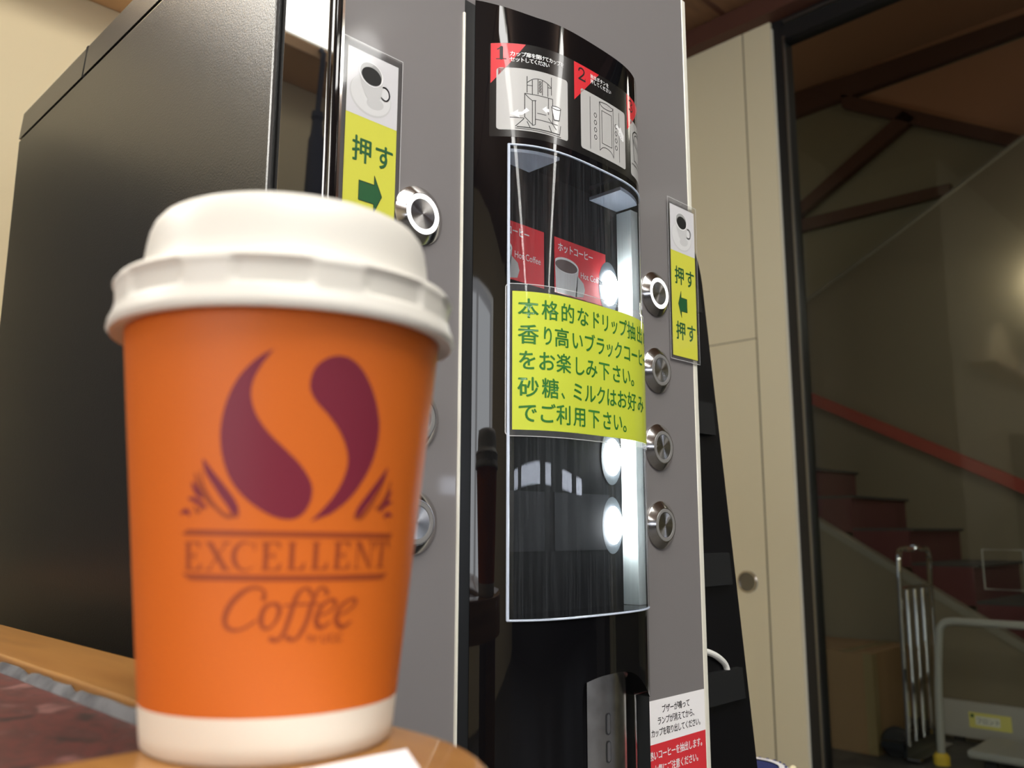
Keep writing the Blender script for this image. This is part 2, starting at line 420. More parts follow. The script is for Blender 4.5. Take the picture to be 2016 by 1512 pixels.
# low hinged door in the right wall
m = MB(); m.box(XR - 0.004, XR + 0.002, 1.2690, 1.560, FLOOR + 0.01, 0.578, 'door_paint')
m.box(XR - 0.001, XR + 0.001, 1.265, 1.2690, FLOOR + 0.01, 0.582, 'groove'); m.box(XR - 0.001, XR + 0.001, 1.269, 1.56, 0.578, 0.582, 'groove')
d1 = m.build('door_1'); struct(d1)
m = MB()
m.lathe([(0.0325, 0), (0.0325, 0.003), (0.031, 0.005), (0.027, 0.005), (0.0255, 0.001)], 'steel', (XR - 0.004, 1.331, -0.1485), 'x', 48); m.lathe([(0.0256, 0.0012), (0.020, 0.0004), (0.012, 0.0012), (0.0001, 0.0016)], 'steel_dark', (XR - 0.004, 1.331, -0.1485), 'x', 48)
m.build('flush_handle', d1)
# glass partition
m = MB()
m.box(XR + 0.01, XR + 0.07, 1.1355, 1.171, FLOOR, 1.594, 'black_frame'); m.box(XR + 0.012, XR + 0.068, -1.2, 1.142, 1.525, 1.594, 'black_frame')
m.box(XR + 0.012, XR + 0.068, -1.2, 1.142, FLOOR, FLOOR + 0.06, 'black_frame')
win = m.build('window_1'); struct(win)
m = MB(); m.box(XR + 0.004, XR + 0.02, 1.1665, 1.1715, FLOOR, 1.57, 'edge'); m.build('jamb_strip', win)
m = MB(); m.box(XR + 0.004, XR + 0.012, 1.1285, 1.1345, FLOOR + 0.06, 1.53, 'alu'); m.build('silver_stile', win)
m = MB(); m.box(XR + 0.0, XR + 0.012, -1.2, 1.128, 1.572, 1.580, 'alu'); m.build('silver_rail', win)
m = MB(); m.box(XR + 0.036, XR + 0.042, -1.2, 1.143, FLOOR + 0.06, 1.526, 'glass'); m.build('glass_pane', win)
# left wall with the garden window, front wall with a row of small windows (seen only as reflections)
m = MB()
m.box(-3.1, -3.0, -5.2, -2.05, FLOOR, ZC, 'cream_wall'); m.box(-3.1, -3.0, 0.55, YB, FLOOR, ZC, 'cream_wall')
m.box(-3.1, -3.0, -2.05, 0.55, FLOOR, -0.45, 'cream_wall'); m.box(-3.1, -3.0, -2.05, 0.55, 1.2, ZC, 'cream_wall')
struct(m.build('wall_left'))
m = MB(); m.box(-3.09, -3.06, -2.05, 0.55, -0.45, 1.2, 'garden_pane')
g = struct(m.build('window_2'))
m = MB()
for y in (-2.05, -1.2, -0.35, 0.49): m.box(-3.06, -2.99, y, y + 0.06, -0.45, 1.2, 'beam')
m.box(-3.06, -2.99, -2.05, 0.55, -0.45, -0.40, 'beam'); m.box(-3.06, -2.99, -2.05, 0.55, 1.15, 1.2, 'beam')
m.build('window_frame', g)
m = MB(); m.box(-3.1, 6.3, -5.2, -5.1, FLOOR, ZC, 'dark_wall'); struct(m.build('wall_front'))
for i, (x0, x1) in enumerate(((-2.95, -2.40), (-1.95, 0.45), (1.1, 1.8), (3.2, 4.4), (4.9, 5.5))):
    z0, z1 = 0.31, 0.46
    m = MB(); m.box(x0, x1, -5.095, -5.08, z0, z1, 'sky_pane'); q = struct(m.build('window_%d' % (i + 3)))
    m = MB(); m.box(x0 - 0.04, x1 + 0.04, -5.1, -5.06, z0 - 0.04, z0, 'black_frame'); m.box(x0 - 0.04, x1 + 0.04, -5.1, -5.06, z1, z1 + 0.04, 'black_frame')
    m.box(x0 - 0.04, x0, -5.1, -5.06, z0, z1, 'black_frame'); m.box(x1, x1 + 0.04, -5.1, -5.06, z0, z1, 'black_frame'); m.build('window_frame', q)

# lamps of the room, and an added fill panel
for x, lab in ((-1.15, 'long white ceiling tube lamp on the garden side of the room'), (1.5, 'long white ceiling tube lamp nearer the glass partition')):
    t = root('ceiling_lamp', lab, 'ceiling lamp', (x, -2.8, ZC), 'tube lamps along the ceiling')
    m = MB(); m.box(x - 0.05, x + 0.05, -4.7, -0.95, ZC - 0.05, ZC, 'lamp_metal'); m.build('housing', t)
    for y0, y1 in ((-2.10, -1.02 if x < 0 else -1.5), (-3.28, -2.16), (-4.5, -3.34)):
        m = MB(); m.tube([(x, y0, 1.55), (x, y1, 1.55)], 0.055, 'tube', 16); m.build('lamp_tube', t)
t = root('ceiling_fill_panel', 'added unseen white fill panel in the ceiling above the table', 'ceiling lamp', (-0.1, -0.75, ZC))  # added out of view as fill for the machine front and cup
m = MB(); m.box(-0.75, 0.55, -1.35, -0.15, ZC - 0.03, ZC, 'lamp_metal'); m.build('housing', t)
m = MB(); m.box(-0.72, 0.52, -1.32, -0.18, ZC - 0.036, ZC - 0.030, 'fill_face'); m.build('diffuser', t)
t = root('wall_light_box', 'glowing light box on the back wall left of the machine', 'wall lamp', (-0.8, YA, 0.77))
m = MB(); m.box(-1.25, -0.185, 1.12, YA, 0.770, 1.07, 'lamp_metal'); m.build('housing', t)
m = MB(); m.box(-1.24, -0.195, 1.112, 1.12, 0.774, 1.06, 'lightbox'); m.build('diffuser', t)
m = MB(); m.box(-1.5, 0.585, 1.098, YA, 0.735, 0.754, 'trimwood', 0.003)
tag(set_origin(m.build('wall_rail'), (-0.5, 1.17, 0.733)), 'pale wooden rail along the back wall under the light box', 'rail')
t = root('hanging_tassel', 'dark cord with a tassel hanging from the wooden wall rail', 'tassel', (-0.27, 1.09, 0.745))
m = MB(); m.tube([(-0.27, 1.096, 0.750), (-0.271, 1.090, 0.742), (-0.267, 1.094, 0.640)], 0.0042, 'tassel', 8); m.build('cord', t)
m = MB(); m.lathe([(0.001, 0.03), (0.0085, 0.027), (0.010, 0.018), (0.008, 0.012), (0.0095, -0.01), (0.0125, -0.02), (0.0185, -0.20), (0.001, -0.202)], 'tassel', (-0.267, 1.094, 0.615), 'z', 20); m.build('fringe', t)
t = root('wall_downlight', 'small spot lamp on the back wall above the machine', 'wall lamp', (0.10, YA, 1.10))
m = MB(); m.lathe([(0.04, 0), (0.045, -0.08), (0.04, -0.08), (0.036, -0.01), (0.001, -0.01)], 'lamp_metal', (0.10, 1.06, 1.15), 'z', 32); m.box(0.085, 0.115, 1.06, YA, 1.13, 1.15, 'lamp_metal'); m.build('shade', t)
sp = bpy.data.lights.new('spot', 'SPOT'); sp.energy = 20; sp.spot_size = math.radians(130); sp.spot_blend = 1.0; sp.shadow_soft_size = 0.03; sp.color = (1, 0.95, 0.82)
so = bpy.data.objects.new('spot', sp); link(so, t); so.location = Vector((0.10, 1.06, 1.075)) - Vector((0.10, YA, 1.10)); so.rotation_euler = (0.25, 0.0, 0)
t = root('low_cupboard', 'dark low cupboard against the back wall behind the table', 'cupboard', (-0.6, 1.15, FLOOR))
m = MB(); m.box(-1.6, 0.10, 1.07, YA - 0.001, FLOOR, 0.44, 'cabinet'); m.build('carcass', t)
m = MB(); m.box(-1.62, 0.11, 1.06, YA - 0.001, 0.44, 0.465, 'cabinet', 0.003); m.build('top', t)
for x0, x1 in ((-1.59, -0.76), (-0.74, 0.09)):
    m = MB(); m.box(x0, x1, 1.058, 1.069, FLOOR + 0.05, 0.43, 'cabinet', 0.002); m.build('door', t)

# ==================================================================  STAIR HALL behind the glass
k5, k56 = 5.0 / 4.2, 5.8 / 5.0
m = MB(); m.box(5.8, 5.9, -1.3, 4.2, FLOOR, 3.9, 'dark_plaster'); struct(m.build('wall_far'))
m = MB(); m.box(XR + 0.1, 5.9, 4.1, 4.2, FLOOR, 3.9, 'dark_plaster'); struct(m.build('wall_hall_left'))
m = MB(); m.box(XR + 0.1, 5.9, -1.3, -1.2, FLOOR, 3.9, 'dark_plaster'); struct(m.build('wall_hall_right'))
m = MB(); m.box(XR, 5.9, -1.3, 4.2, 3.25, 3.35, 'panel_wood'); m.box(XR, XR + 0.1, -1.3, 4.2, ZC, 3.3, 'dark_plaster'); struct(m.build('ceiling_hall'))
def beam_x(name, x, pts, th=0.07, mt='beam2'):
    """timber lying on a wall plane x: four (y, z) corners"""
    mm = MB(); mm.prism([(x, p[0], p[1]) for p in pts], (-th, 0, 0), mt); return struct(mm.build(name, recalc=True))
K = k56
sc = lambda L: [(a * K, b * K) for a, b in L]
beam_x('trim_2', 5.8, sc([(2.9, 2.80), (2.9, 2.62), (0.70, 2.66), (0.70, 2.74)]))
beam_x('trim_3', 5.8, sc([(2.02, 2.67), (2.02, 2.58), (0.75, 1.80), (0.75, 1.87)]))
beam_x('trim_4', 5.8, sc([(2.42, 1.99), (2.42, 1.91), (1.60, 2.36), (1.66, 2.43)]))
beam_x('trim_5', 5.8, sc([(2.42, 1.94), (2.42, 1.86), (1.45, 1.86), (1.45, 1.92)]), 0.06)
mm = MB(); mm.prism([(5.79, a, b) for a, b in sc([(1.98, 2.62), (0.5, 2.64), (0.5, 1.70)])], (-0.02, 0, 0), 'panel_wood'); struct(mm.build('trim_6', recalc=True))
mm = MB(); mm.prism([(5.79, a, b) for a, b in sc([(3.2, 3.2), (3.2, 2.78), (0.3, 2.72), (0.3, 3.2)])], (-0.02, 0, 0), 'panel_wood'); struct(mm.build('trim_7', recalc=True))
# plaster wall carrying the upper flight
so_ = lambda L: [(a * k5, b * k5) for a, b in L]
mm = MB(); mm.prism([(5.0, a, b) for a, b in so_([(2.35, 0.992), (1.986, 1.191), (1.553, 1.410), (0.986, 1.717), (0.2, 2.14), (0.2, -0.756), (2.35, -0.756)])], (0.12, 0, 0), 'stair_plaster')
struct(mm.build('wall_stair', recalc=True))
mm = MB(); mm.prism([(4.999, a, b) for a, b in so_([(2.35, 0.992), (1.986, 1.191), (1.553, 1.410), (0.986, 1.717), (0.2, 2.14), (0.2, 2.125), (0.986, 1.702), (1.553, 1.396), (1.986, 1.177), (2.35, 0.978)])], (-0.012, 0, 0), 'stringer'); struct(mm.build('trim_8', recalc=True))
# lower flight, climbing to the left
X0s, X1s = 4.2, 4.98
def zline(y): return 0.077 + (y - 2.010) * 0.5987      # top edge of the stringer at depth x = 4.2
st = root('staircase', 'staircase with red carpet risers climbing left behind the glass', 'stairs', (4.6, 1.5, FLOOR))
mm = MB(); a = [(2.9, zline(2.9) + 0.0), (0.42, FLOOR + 0.02), (0.42, FLOOR), (2.9, FLOOR)]
mm.prism([(X0s + 0.01, y, z_) for y, z_ in [(2.9, zline(2.9) - 0.03), (0.48, zline(0.48) - 0.03), (0.48, FLOOR), (2.9, FLOOR)]], (0.05, 0, 0), 'stair_plaster'); mm.build('side_wall', st, recalc=True)
mm = MB(); mm.prism([(X0s, y, z_) for y, z_ in [(2.9, zline(2.9)), (0.42, zline(0.42)), (0.42, zline(0.42) - 0.038), (2.9, zline(2.9) - 0.038)]], (0.07, 0, 0), 'stringer'); mm.build('stringer', st, recalc=True)
run = 0.27; rise = run * 0.5987
y = 0.48
while y < 2.9:
    zt = zline(y) + 0.045 + rise
    mm = MB(); mm.box(X0s + 0.07, X1s, y, y + run, max(FLOOR, zt - rise - 0.02), zt - 0.012, 'carpet_red'); mm.box(X0s + 0.07, X1s, y - 0.02, y + run, zt - 0.012, zt, 'carpet_dark'); mm.build('step', st)
    y += run
# hand rail fixed on the plaster wall
hr = root('hand_rail', 'red hand rail sloping down to the right on the stair wall', 'rail', (4.95, 1.8, 0.6))
mm = MB(); kk = 4.93 / 4.2
mm.prism([(4.93, a * kk, b * kk) for a, b in [(2.25, 0.85), (2.25, 0.79), (0.80, 0.036), (0.80, 0.096)]], (-0.05, 0, 0), 'rail_red'); mm.build('rail', hr, recalc=True)
for yy in (1.25, 1.9, 2.45):
    zc = kk * (0.704 + (yy / kk - 2.018) * 0.521); mm = MB(); mm.tube([(4.90, yy, zc - 0.01), (5.0, yy, zc - 0.04)], 0.008, 'alu', 8); mm.build('bracket', hr)
# glowing wall lamp on the stair wall, just beyond the right of the picture
t = root('stair_wall_lamp', 'glowing round wall lamp on the stair wall at the right edge', 'wall lamp', (5.0, 1.05, 1.28))
mm = MB(); mm.lathe([(0.001, 0.10), (0.05, 0.09), (0.08, 0.06), (0.09, 0.02), (0.085, 0.0)], 'sconce', (4.98, 1.01, 1.28), 'x', 32); mm.build('glass_globe', t)
mm = MB(); mm.lathe([(0.095, 0.0), (0.095, 0.02), (0.085, 0.02)], 'lamp_metal', (4.999, 1.01, 1.28), 'x', 32); mm.build('back_plate', t)
# cardboard box
t = root('cardboard_box', 'closed brown cardboard box on the floor behind the glass', 'box', (3.86, 1.72, FLOOR))
mm = MB(); mm.box(3.66, 4.10, 1.522, 1.98, FLOOR, -0.497, 'carton', 0.004); mm.build('carton', t)
mm = MB(); mm.box(3.655, 4.105, 1.60, 1.66, -0.4975, -0.4962, 'carton_tape'); mm.box(3.6585, 3.66, 1.523, 1.56, FLOOR + 0.005, -0.50, 'carton_tape'); mm.box(3.66, 3.70, 1.5205, 1.522, FLOOR + 0.005, -0.50, 'carton_tape'); mm.build('packing_tape', t)
# chrome hand truck standing in front of the box
t = root('hand_truck', 'upright chrome hand truck with ladder bars beside the cardboard box', 'hand truck', (3.82, 1.42, FLOOR))
zt_ = -0.075
mm = MB(); path = crom([(3.665, 1.40, FLOOR + 0.06), (3.655, 1.39, -0.30), (3.652, 1.385, zt_ - 0.06), (3.665, 1.385, zt_ - 0.015), (3.70, 1.385, zt_), (3.95, 1.385, zt_), (3.985, 1.385, zt_ - 0.015), (4.0, 1.385, zt_ - 0.06), (4.0, 1.39, -0.30), (4.0, 1.40, FLOOR + 0.06)], 6)
mm.tube(path, 0.011, 'chrome', 12); mm.build('frame', t)
mm = MB(); mm.tube([(3.655, 1.39, -0.232), (4.0, 1.39, -0.232)], 0.008, 'chrome', 10); mm.build('cross_bar', t)
mm = MB(); mm.tube([(3.82, 1.385, zt_ + 0.004), (3.855, 1.385, zt_ + 0.004)], 0.014, 'chrome', 10); mm.build('grip_clip', t)
for x in (3.742, 3.828, 3.914):
    mm = MB(); mm.tube([(x, 1.392, -0.232), (x + 0.002, 1.40, FLOOR + 0.07)], 0.0075, 'chrome', 10); mm.build('ladder_bar', t)
mm = MB(); mm.box(3.64, 4.02, 1.405, 1.50, FLOOR + 0.045, FLOOR + 0.07, 'black_satin'); mm.box(3.64, 4.02, 1.352, 1.41, FLOOR + 0.012, FLOOR + 0.02, 'steel'); mm.box(3.64, 4.02, 1.40, 1.412, FLOOR + 0.012, FLOOR + 0.07, 'black_satin'); mm.build('foot_plate', t)
for x in (3.70, 3.96):
    mm = MB(); mm.lathe([(0.001, -0.02), (0.05, -0.02), (0.06, -0.012), (0.06, 0.012), (0.05, 0.02), (0.001, 0.02)], 'rubber', (x, 1.46, FLOOR + 0.06), 'x', 24); mm.build('wheel', t)
# platform trolley with a bent grey handle
t = root('platform_trolley', 'flat trolley with grey bent tube handle and yellow foot', 'trolley', (3.72, 0.9, FLOOR))
mm = MB(); mm.tube(crom([(3.722, 1.300, FLOOR + 0.02), (3.722, 1.292, -0.62), (3.722, 1.275, -0.42), (3.722, 1.262, -0.372), (3.722, 1.225, -0.352), (3.722, 1.10, -0.350), (3.722, 0.62, -0.350), (3.722, 0.52, -0.37), (3.722, 0.49, -0.45), (3.722, 0.48, FLOOR + 0.14)], 6), 0.015, 'pole', 14); mm.build('handle', t)
mm = MB(); mm.lathe([(0.03, 0), (0.03, 0.03), (0.02, 0.045)], 'yellow_cap', (3.722, 1.300, FLOOR), 'z', 20, cap0=True); mm.build('foot_cap', t)
mm = MB(); mm.box(3.70, 4.00, 0.42, 1.20, FLOOR + 0.045, FLOOR + 0.075, 'pole', 0.01); mm.build('deck', t)
for x, y in ((3.75, 0.50), (3.96, 0.50), (3.75, 1.13), (3.96, 1.13)):
    mm = MB(); mm.lathe([(0.001, -0.012), (0.022, -0.012), (0.022, 0.012), (0.001, 0.012)], 'rubber', (x, y, FLOOR + 0.0225), 'x', 18); mm.build('wheel', t)
# grey kick board with the yellow front-desk sign
t = root('kick_board', 'grey board along the foot of the stair side with a yellow sign', 'board', (4.17, 1.0, FLOOR))
mm = MB(); mm.box(4.165, 4.195, 0.55, 1.445, -0.878, -0.727, 'board', 0.003); mm.box(4.17, 4.19, 0.6, 0.64, FLOOR, -0.878, 'rubber'); mm.box(4.17, 4.19, 1.36, 1.40, FLOOR, -0.878, 'rubber'); mm.build('panel', t)
mm = MB(); px_ = lambda u, v: (4.1642, -u, v)
mm.art(rect(-1.329, -1.163, -0.832, -0.768), 'sign_y', lambda u, v: (4.1646, -u, v)); mm.art(rect(-1.303, -1.207, -0.818, -0.782), 'sign_w', lambda u, v: (4.1643, -u, v))
text(mm, 'フロント', -1.300, -0.812, 0.0235, 'ink', lambda u, v: (4.164, -u, v), bold=0); mm.art(rect(-1.322, -1.309, -0.790, -0.776), 'green', lambda u, v: (4.164, -u, v))
mm.build('sign', t)
# thin wire stand in the back
t = root('wire_stand', 'thin grey wire frame stand in front of the red stairs', 'stand', (4.14, 1.06, FLOOR))
mm = MB(); mm.tube([(4.14, 1.212, -0.078), (4.14, 1.212, -0.245), (4.14, 1.053, -0.245), (4.14, 1.053, -0.078)], 0.004, 'pole', 8, closed=True); mm.tube([(4.14, 1.053, -0.24), (4.14, 1.053, FLOOR)], 0.004, 'black_satin', 8)
mm.build('frame', t)
mm = MB(); mm.lathe([(0.018, 0), (0.018, 0.008), (0.006, 0.012)], 'black_satin', (4.14, 1.053, FLOOR), 'z', 20, cap0=True); mm.build('foot', t)
for nm, lc, en in (('hall_fill', (3.9, -0.5, 2.1), 9.0), ('hall_fill', (4.6, 3.4, 2.3), 3.5)):  # added point lights without fixtures, brightening the dim stair hall
    hl = bpy.data.lights.new(nm, 'POINT'); hl.energy = en; hl.shadow_soft_size = 0.15; hl.color = (1, 0.92, 0.8)
    ho = bpy.data.objects.new(nm, hl); link(ho); ho.location = lc

# ==================================================================  TABLE
ZT = -0.0477
XT, YN, RC = 0.1395, 0.106, 0.062
t = root('side_table', 'wooden table with rounded corner and dark red stone inlay', 'table', (-0.35, 0.5, FLOOR))
def corner_loop(x1, y0, r, x0, y1, n=14):
    L = [(x0, y1), (x0, y0)]
    for k in range(n + 1):
        a = math.radians(-90 + 90 * k / n); L.append((x1 - r + r * math.cos(a), y0 + r + r * math.sin(a)))
    L.append((x1, y1)); return L
XI, YI, YF = 0.1065, 0.1985, 0.98
outer = corner_loop(XT, YN, RC, -0.85, 1.05); inner = [(-0.80, YF), (-0.80, YI), (XI - 0.004, YI), (XI, YI + 0.004), (XI, YF)]
fm = fill(outer, inner)
bm = bmesh.new(); vv = [bm.verts.new((p[0], p[1], ZT)) for p in fm[0]]
for f in fm[1]: bm.faces.new([vv[i] for i in f])
bmesh.ops.recalc_face_normals(bm, faces=list(bm.faces))
if sum(f.normal.z for f in bm.faces) < 0: bmesh.ops.reverse_faces(bm, faces=list(bm.faces))
ex = bmesh.ops.extrude_face_region(bm, geom=list(bm.faces)); 
for v in [g_ for g_ in ex['geom'] if isinstance(g_, bmesh.types.BMVert)]: v.co.z = ZT - 0.03
bmesh.ops.recalc_face_normals(bm, faces=list(bm.faces))
ed = [e for e in bm.edges if e.is_manifold and e.calc_face_angle(0) > 1.2 and abs(e.verts[0].co.z - ZT) < 1e-6 and abs(e.verts[1].co.z - ZT) < 1e-6]
bmesh.ops.bevel(bm, geom=ed, offset=0.0014, segments=3, affect='EDGES', profile=0.5)
m = MB(); m.bm(bm, 'wood', True); m.build('top_frame', t, angle=50)
m = MB(); m.box(-0.799, XI - 0.0005, YI + 0.0005, YF - 0.0005, ZT - 0.026, ZT - 0.0050, 'inlay'); m.build('stone_inlay', t)
m = MB(); rnd = random.Random(3); n = 150    # worn grey edging between stone and wood
loop_top = []; loop_bot = []
for i in range(n + 1):
    yy = YI + 0.002 + (YF - YI - 0.004) * i / n
    hgt = 0.0030 + rnd.uniform(-0.0003, 0.0003)
    if rnd.random() < 0.05: hgt = 0.0016
    loop_top.append((XI - 0.0008 - rnd.uniform(0, 0.0003), yy, ZT - 0.0050 + hgt)); loop_bot.append((XI - 0.0030 - rnd.uniform(0, 0.0002), yy, ZT - 0.0049))
back = [(XI - 0.0003, p[1], p[2]) for p in loop_top]
V = loop_bot + loop_top + back; N1 = n + 1
m.add(V, [(i, i + 1, N1 + i + 1, N1 + i) for i in range(n)] + [(N1 + i, N1 + i + 1, 2 * N1 + i + 1, 2 * N1 + i) for i in range(n)], 'tape'); m.build('grey_edging', t)
for x, y in ((0.085, 0.165), (-0.80, 0.165), (0.085, 1.0), (-0.80, 1.0)):
    m = MB(); m.box(x - 0.025, x + 0.025, y - 0.025, y + 0.025, FLOOR, ZT - 0.03, 'wood', 0.003); m.build('leg', t)

# white paper slip
m = MB(); a, b, c = Vector((0.1256, 0.1561, 0)), Vector((0.0700, 0.1592, 0)), Vector((0.0985, 0.1075, 0))
q = [a, b, b + (c - a), c]
m.add([(p.x, p.y, ZT + 0.0004) for p in q] + [(p.x, p.y, ZT + 0.0001) for p in q], [(0, 1, 2, 3), (7, 6, 5, 4), (0, 3, 7, 4), (3, 2, 6, 7), (2, 1, 5, 6), (1, 0, 4, 5)], 'napkin')
tag(set_origin(m.build('paper_slip', recalc=True), (0.1, 0.13, ZT)), 'white paper slip lying on the table in front of the cup', 'paper')

# ==================================================================  COFFEE CUP
cang = math.radians(59.55); DC = 0.2195
CX, CY = DC * math.cos(cang), DC * math.sin(cang)
cup = root('paper_cup', 'orange paper coffee cup with white lid on the table corner', 'cup', (CX, CY, ZT))
R0, KC = 0.02825, 0.1037
def rc(h): return R0 + KC * h
prof = [(0.0245, 0.0035), (R0 - 0.0028, 0.0028), (R0 - 0.0022, 0.0004), (R0 - 0.0010, 0.0), (R0 + 0.0, 0.0008)]
hs = [0.004, 0.0098, 0.0101, 0.02, 0.035, 0.05, 0.065, 0.08, 0.0945]
prof += [(rc(h), h) for h in hs]
m = MB()
m.lathe([(0.0001, 0.0035)] + prof, 'orange', (CX, CY, ZT), 'z', 128, ma=lambda i: 'cup_paper' if i < 7 else 'orange')
m.lathe([(rc(0.0945), 0.0945), (rc(0.0945) - 0.0006, 0.096), (rc(0.09) - 0.0012, 0.09), (R0, 0.006), (0.0001, 0.006)], 'cup_paper', (CX, CY, ZT), 'z', 64)
def cupmap(off):
    def f(u, v):       # u: mm along the wall at 34 mm radius, v: mm above the table
        th = cang - math.pi + u / 34.0; h = v / 1000.0; r = rc(h) + off
        return (CX + r * math.cos(th), CY + r * math.sin(th), ZT + h)
    return f
cm = cupmap(0.00008); CU = 1.2
dropL = [(-2.53, 84.93), (-4.61, 83.73), (-6.82, 81.73), (-9.07, 78.92), (-10.85, 75.31), (-12.13, 70.89), (-12.49, 66.46), (-11.86, 62.05), (-10.25, 57.93), (-7.69, 54.65), (-4.63, 52.2), (-1.31, 50.44), (1.99, 49.83), (4.43, 50.76), (5.96, 53.13), (6.35, 55.93), (5.65, 58.14), (3.56, 61.15), (0.75, 63.98), (-2.51, 67.09), (-4.96, 70.36), (-6.21, 73.39), (-6.55, 76.16), (-5.98, 78.95), (-4.55, 81.91)]
dropR = [(6.35, 49.39), (8.91, 52.06), (11.34, 55.2), (12.91, 58.37), (13.69, 61.83), (13.11, 64.96), (11.48, 68.29), (8.94, 71.54), (6.3, 74.19), (4.83, 76.64), (4.69, 79.17), (5.59, 81.8), (7.59, 83.7), (9.98, 84.54), (12.56, 84.13), (15.12, 82.27), (17.71, 78.77), (19.75, 74.27), (20.78, 70.22), (20.58, 65.76), (19.28, 61.26), (16.93, 57.08), (13.97, 53.56), (10.48, 50.96)]
for d in (dropL, dropR):
    m.art(fill(crom(d[:1] + d[1:], 5, False)), 'plum', cm, CU)
def taper(pts, w0, w1, w2, mt='plum', n=5):
    P = crom(pts, n); N = len(P); W = []
    for i in range(N):
        t_ = i / (N - 1); W.append((w0 * (1 - t_) ** 2 + 2 * w1 * t_ * (1 - t_) * 1.4 + w2 * t_ ** 2))
    stroke(m, P, W, mt, cm, CU)
# leaf sprays either side
taper([(-16.1, 62.0), (-14.9, 59.6), (-12.2, 56.0), (-9.8, 52.8), (-9.0, 50.8)], 0.3, 2.2, 1.4)
taper([(-9.0, 50.8), (-10.8, 50.4), (-12.9, 51.9), (-14.6, 54.0), (-16.2, 57.0), (-16.6, 59.8)], 0.9, 0.6, 0.3, 'brown_print')
taper([(-17.9, 59.1), (-17.0, 56.6), (-15.4, 54.0), (-13.6, 52.2)], 0.5, 1.0, 0.4, 'brown_print')
taper([(-18.6, 57.2), (-17.6, 55.5), (-16.4, 54.2)], 0.5, 1.3, 0.4); taper([(-19.5, 54.1), (-17.6, 53.6), (-15.6, 52.1)], 0.4, 1.1, 0.5)
taper([(-16.4, 52.4), (-17.4, 51.2), (-18.2, 52.6)], 0.4, 0.6, 0.4, 'brown_print'); taper([(-21.6, 51.0), (-20.1, 51.5), (-19.4, 50.6)], 0.3, 1.2, 0.3)
taper([(24.4, 61.2), (22.8, 58.6), (20.3, 55.2), (17.9, 52.2), (16.9, 50.5)], 0.3, 2.0, 1.2)
taper([(16.9, 50.5), (18.3, 50.5), (20.3, 52.6), (22.6, 56.0), (24.2, 59.6)], 0.9, 0.6, 0.3, 'brown_print')
taper([(26.0, 58.3), (25.0, 55.4), (23.2, 52.9), (22.0, 52.2)], 0.5, 1.0, 0.4, 'brown_print'); taper([(26.4, 56.4), (25.4, 54.6), (24.2, 53.2)], 0.4, 1.2, 0.4)
taper([(27.0, 53.9), (24.8, 53.2), (23.4, 51.8)], 0.4, 1.0, 0.5); taper([(27.6, 50.8), (25.9, 51.2), (25.0, 50.4)], 0.3, 1.1, 0.3)
# two rules
m.art(fill([(-21.4, 46.75), (-19.9, 47.75), (28.6, 46.95), (28.0, 45.75), (-20.2, 46.55)]), 'brown_print', cm, CU)
m.art(fill([(-21.5, 38.75), (28.4, 38.15), (26.6, 36.85), (-19.4, 37.45)]), 'brown_print', cm, CU)
# EXCELLENT in spaced roman capitals
LB = 39.45; LH = 5.75
def R_(x0, x1, z0, z1): m.art(rect(x0, x1, z0, z1), 'brown_print', cm, CU)
def PL(p): m.art(fill(p), 'brown_print', cm, CU)
def cap_E(x, w_=4.0):
    R_(x + 0.35, x + 1.45, LB, LB + LH); R_(x, x + w_, LB, LB + 0.32); R_(x, x + w_ - 0.2, LB + LH - 0.32, LB + LH); R_(x + 1.2, x + w_ - 1.3, LB + 2.75, LB + 3.1)
    PL([(x + w_, LB), (x + w_ + 0.1, LB + 1.5), (x + w_ - 0.15, LB + 1.5), (x + w_ - 0.9, LB + 0.3)]); PL([(x + w_ - 0.2, LB + LH), (x + w_ - 0.15, LB + LH - 1.3), (x + w_ - 0.4, LB + LH - 1.3), (x + w_ - 1.0, LB + LH - 0.3)])
    R_(x + w_ - 1.45, x + w_ - 1.2, LB + 2.2, LB + 3.65)
def cap_L(x, w_=3.7):
    R_(x + 0.35, x + 1.45, LB, LB + LH); R_(x, x + w_, LB, LB + 0.32); R_(x, x + 1.8, LB + LH - 0.3, LB + LH)
    PL([(x + w_, LB), (x + w_ + 0.1, LB + 1.6), (x + w_ - 0.15, LB + 1.6), (x + w_ - 1.0, LB + 0.3)])
cap_E(-20.6)
x = -15.6; PL([(x + 0.3, LB + LH), (x + 1.6, LB + LH), (x + 5.4, LB), (x + 4.1, LB)]); PL([(x + 4.7, LB + LH), (x + 5.05, LB + LH), (x + 1.0, LB), (x + 0.6, LB)])
for a_, b_ in ((x, x + 2.0), (x + 3.9, x + 5.6)): R_(a_, b_, LB + LH - 0.3, LB + LH)
for a_, b_ in ((x, x + 1.7), (x + 3.7, x + 5.8)): R_(a_, b_, LB, LB + 0.3)
arc_o = [(-7.0 + 2.75 * math.cos(math.radians(a_)), LB + LH / 2 + 3.0 * math.sin(math.radians(a_))) for a_ in range(42, 322, 10)]
arc_i = [(-6.6 + 2.05 * math.cos(math.radians(a_)), LB + LH / 2 + 2.68 * math.sin(math.radians(a_))) for a_ in range(312, 50, -10)]
PL(arc_o + arc_i); R_(-4.95, -4.7, LB + 3.9, LB + LH)
cap_E(-3.4); cap_L(2.0); cap_L(7.1); cap_E(12.1)
x = 17.3; R_(x + 0.55, x + 0.9, LB, LB + LH); R_(x, x + 1.6, LB, LB + 0.3); R_(x, x + 1.0, LB + LH - 0.3, LB + LH); PL([(x + 0.2, LB + LH), (x + 1.55, LB + LH), (x + 4.75, LB), (x + 4.2, LB)]); R_(x + 4.4, x + 4.75, LB, LB + LH); R_(x + 3.6, x + 5.3, LB + LH - 0.3, LB + LH)
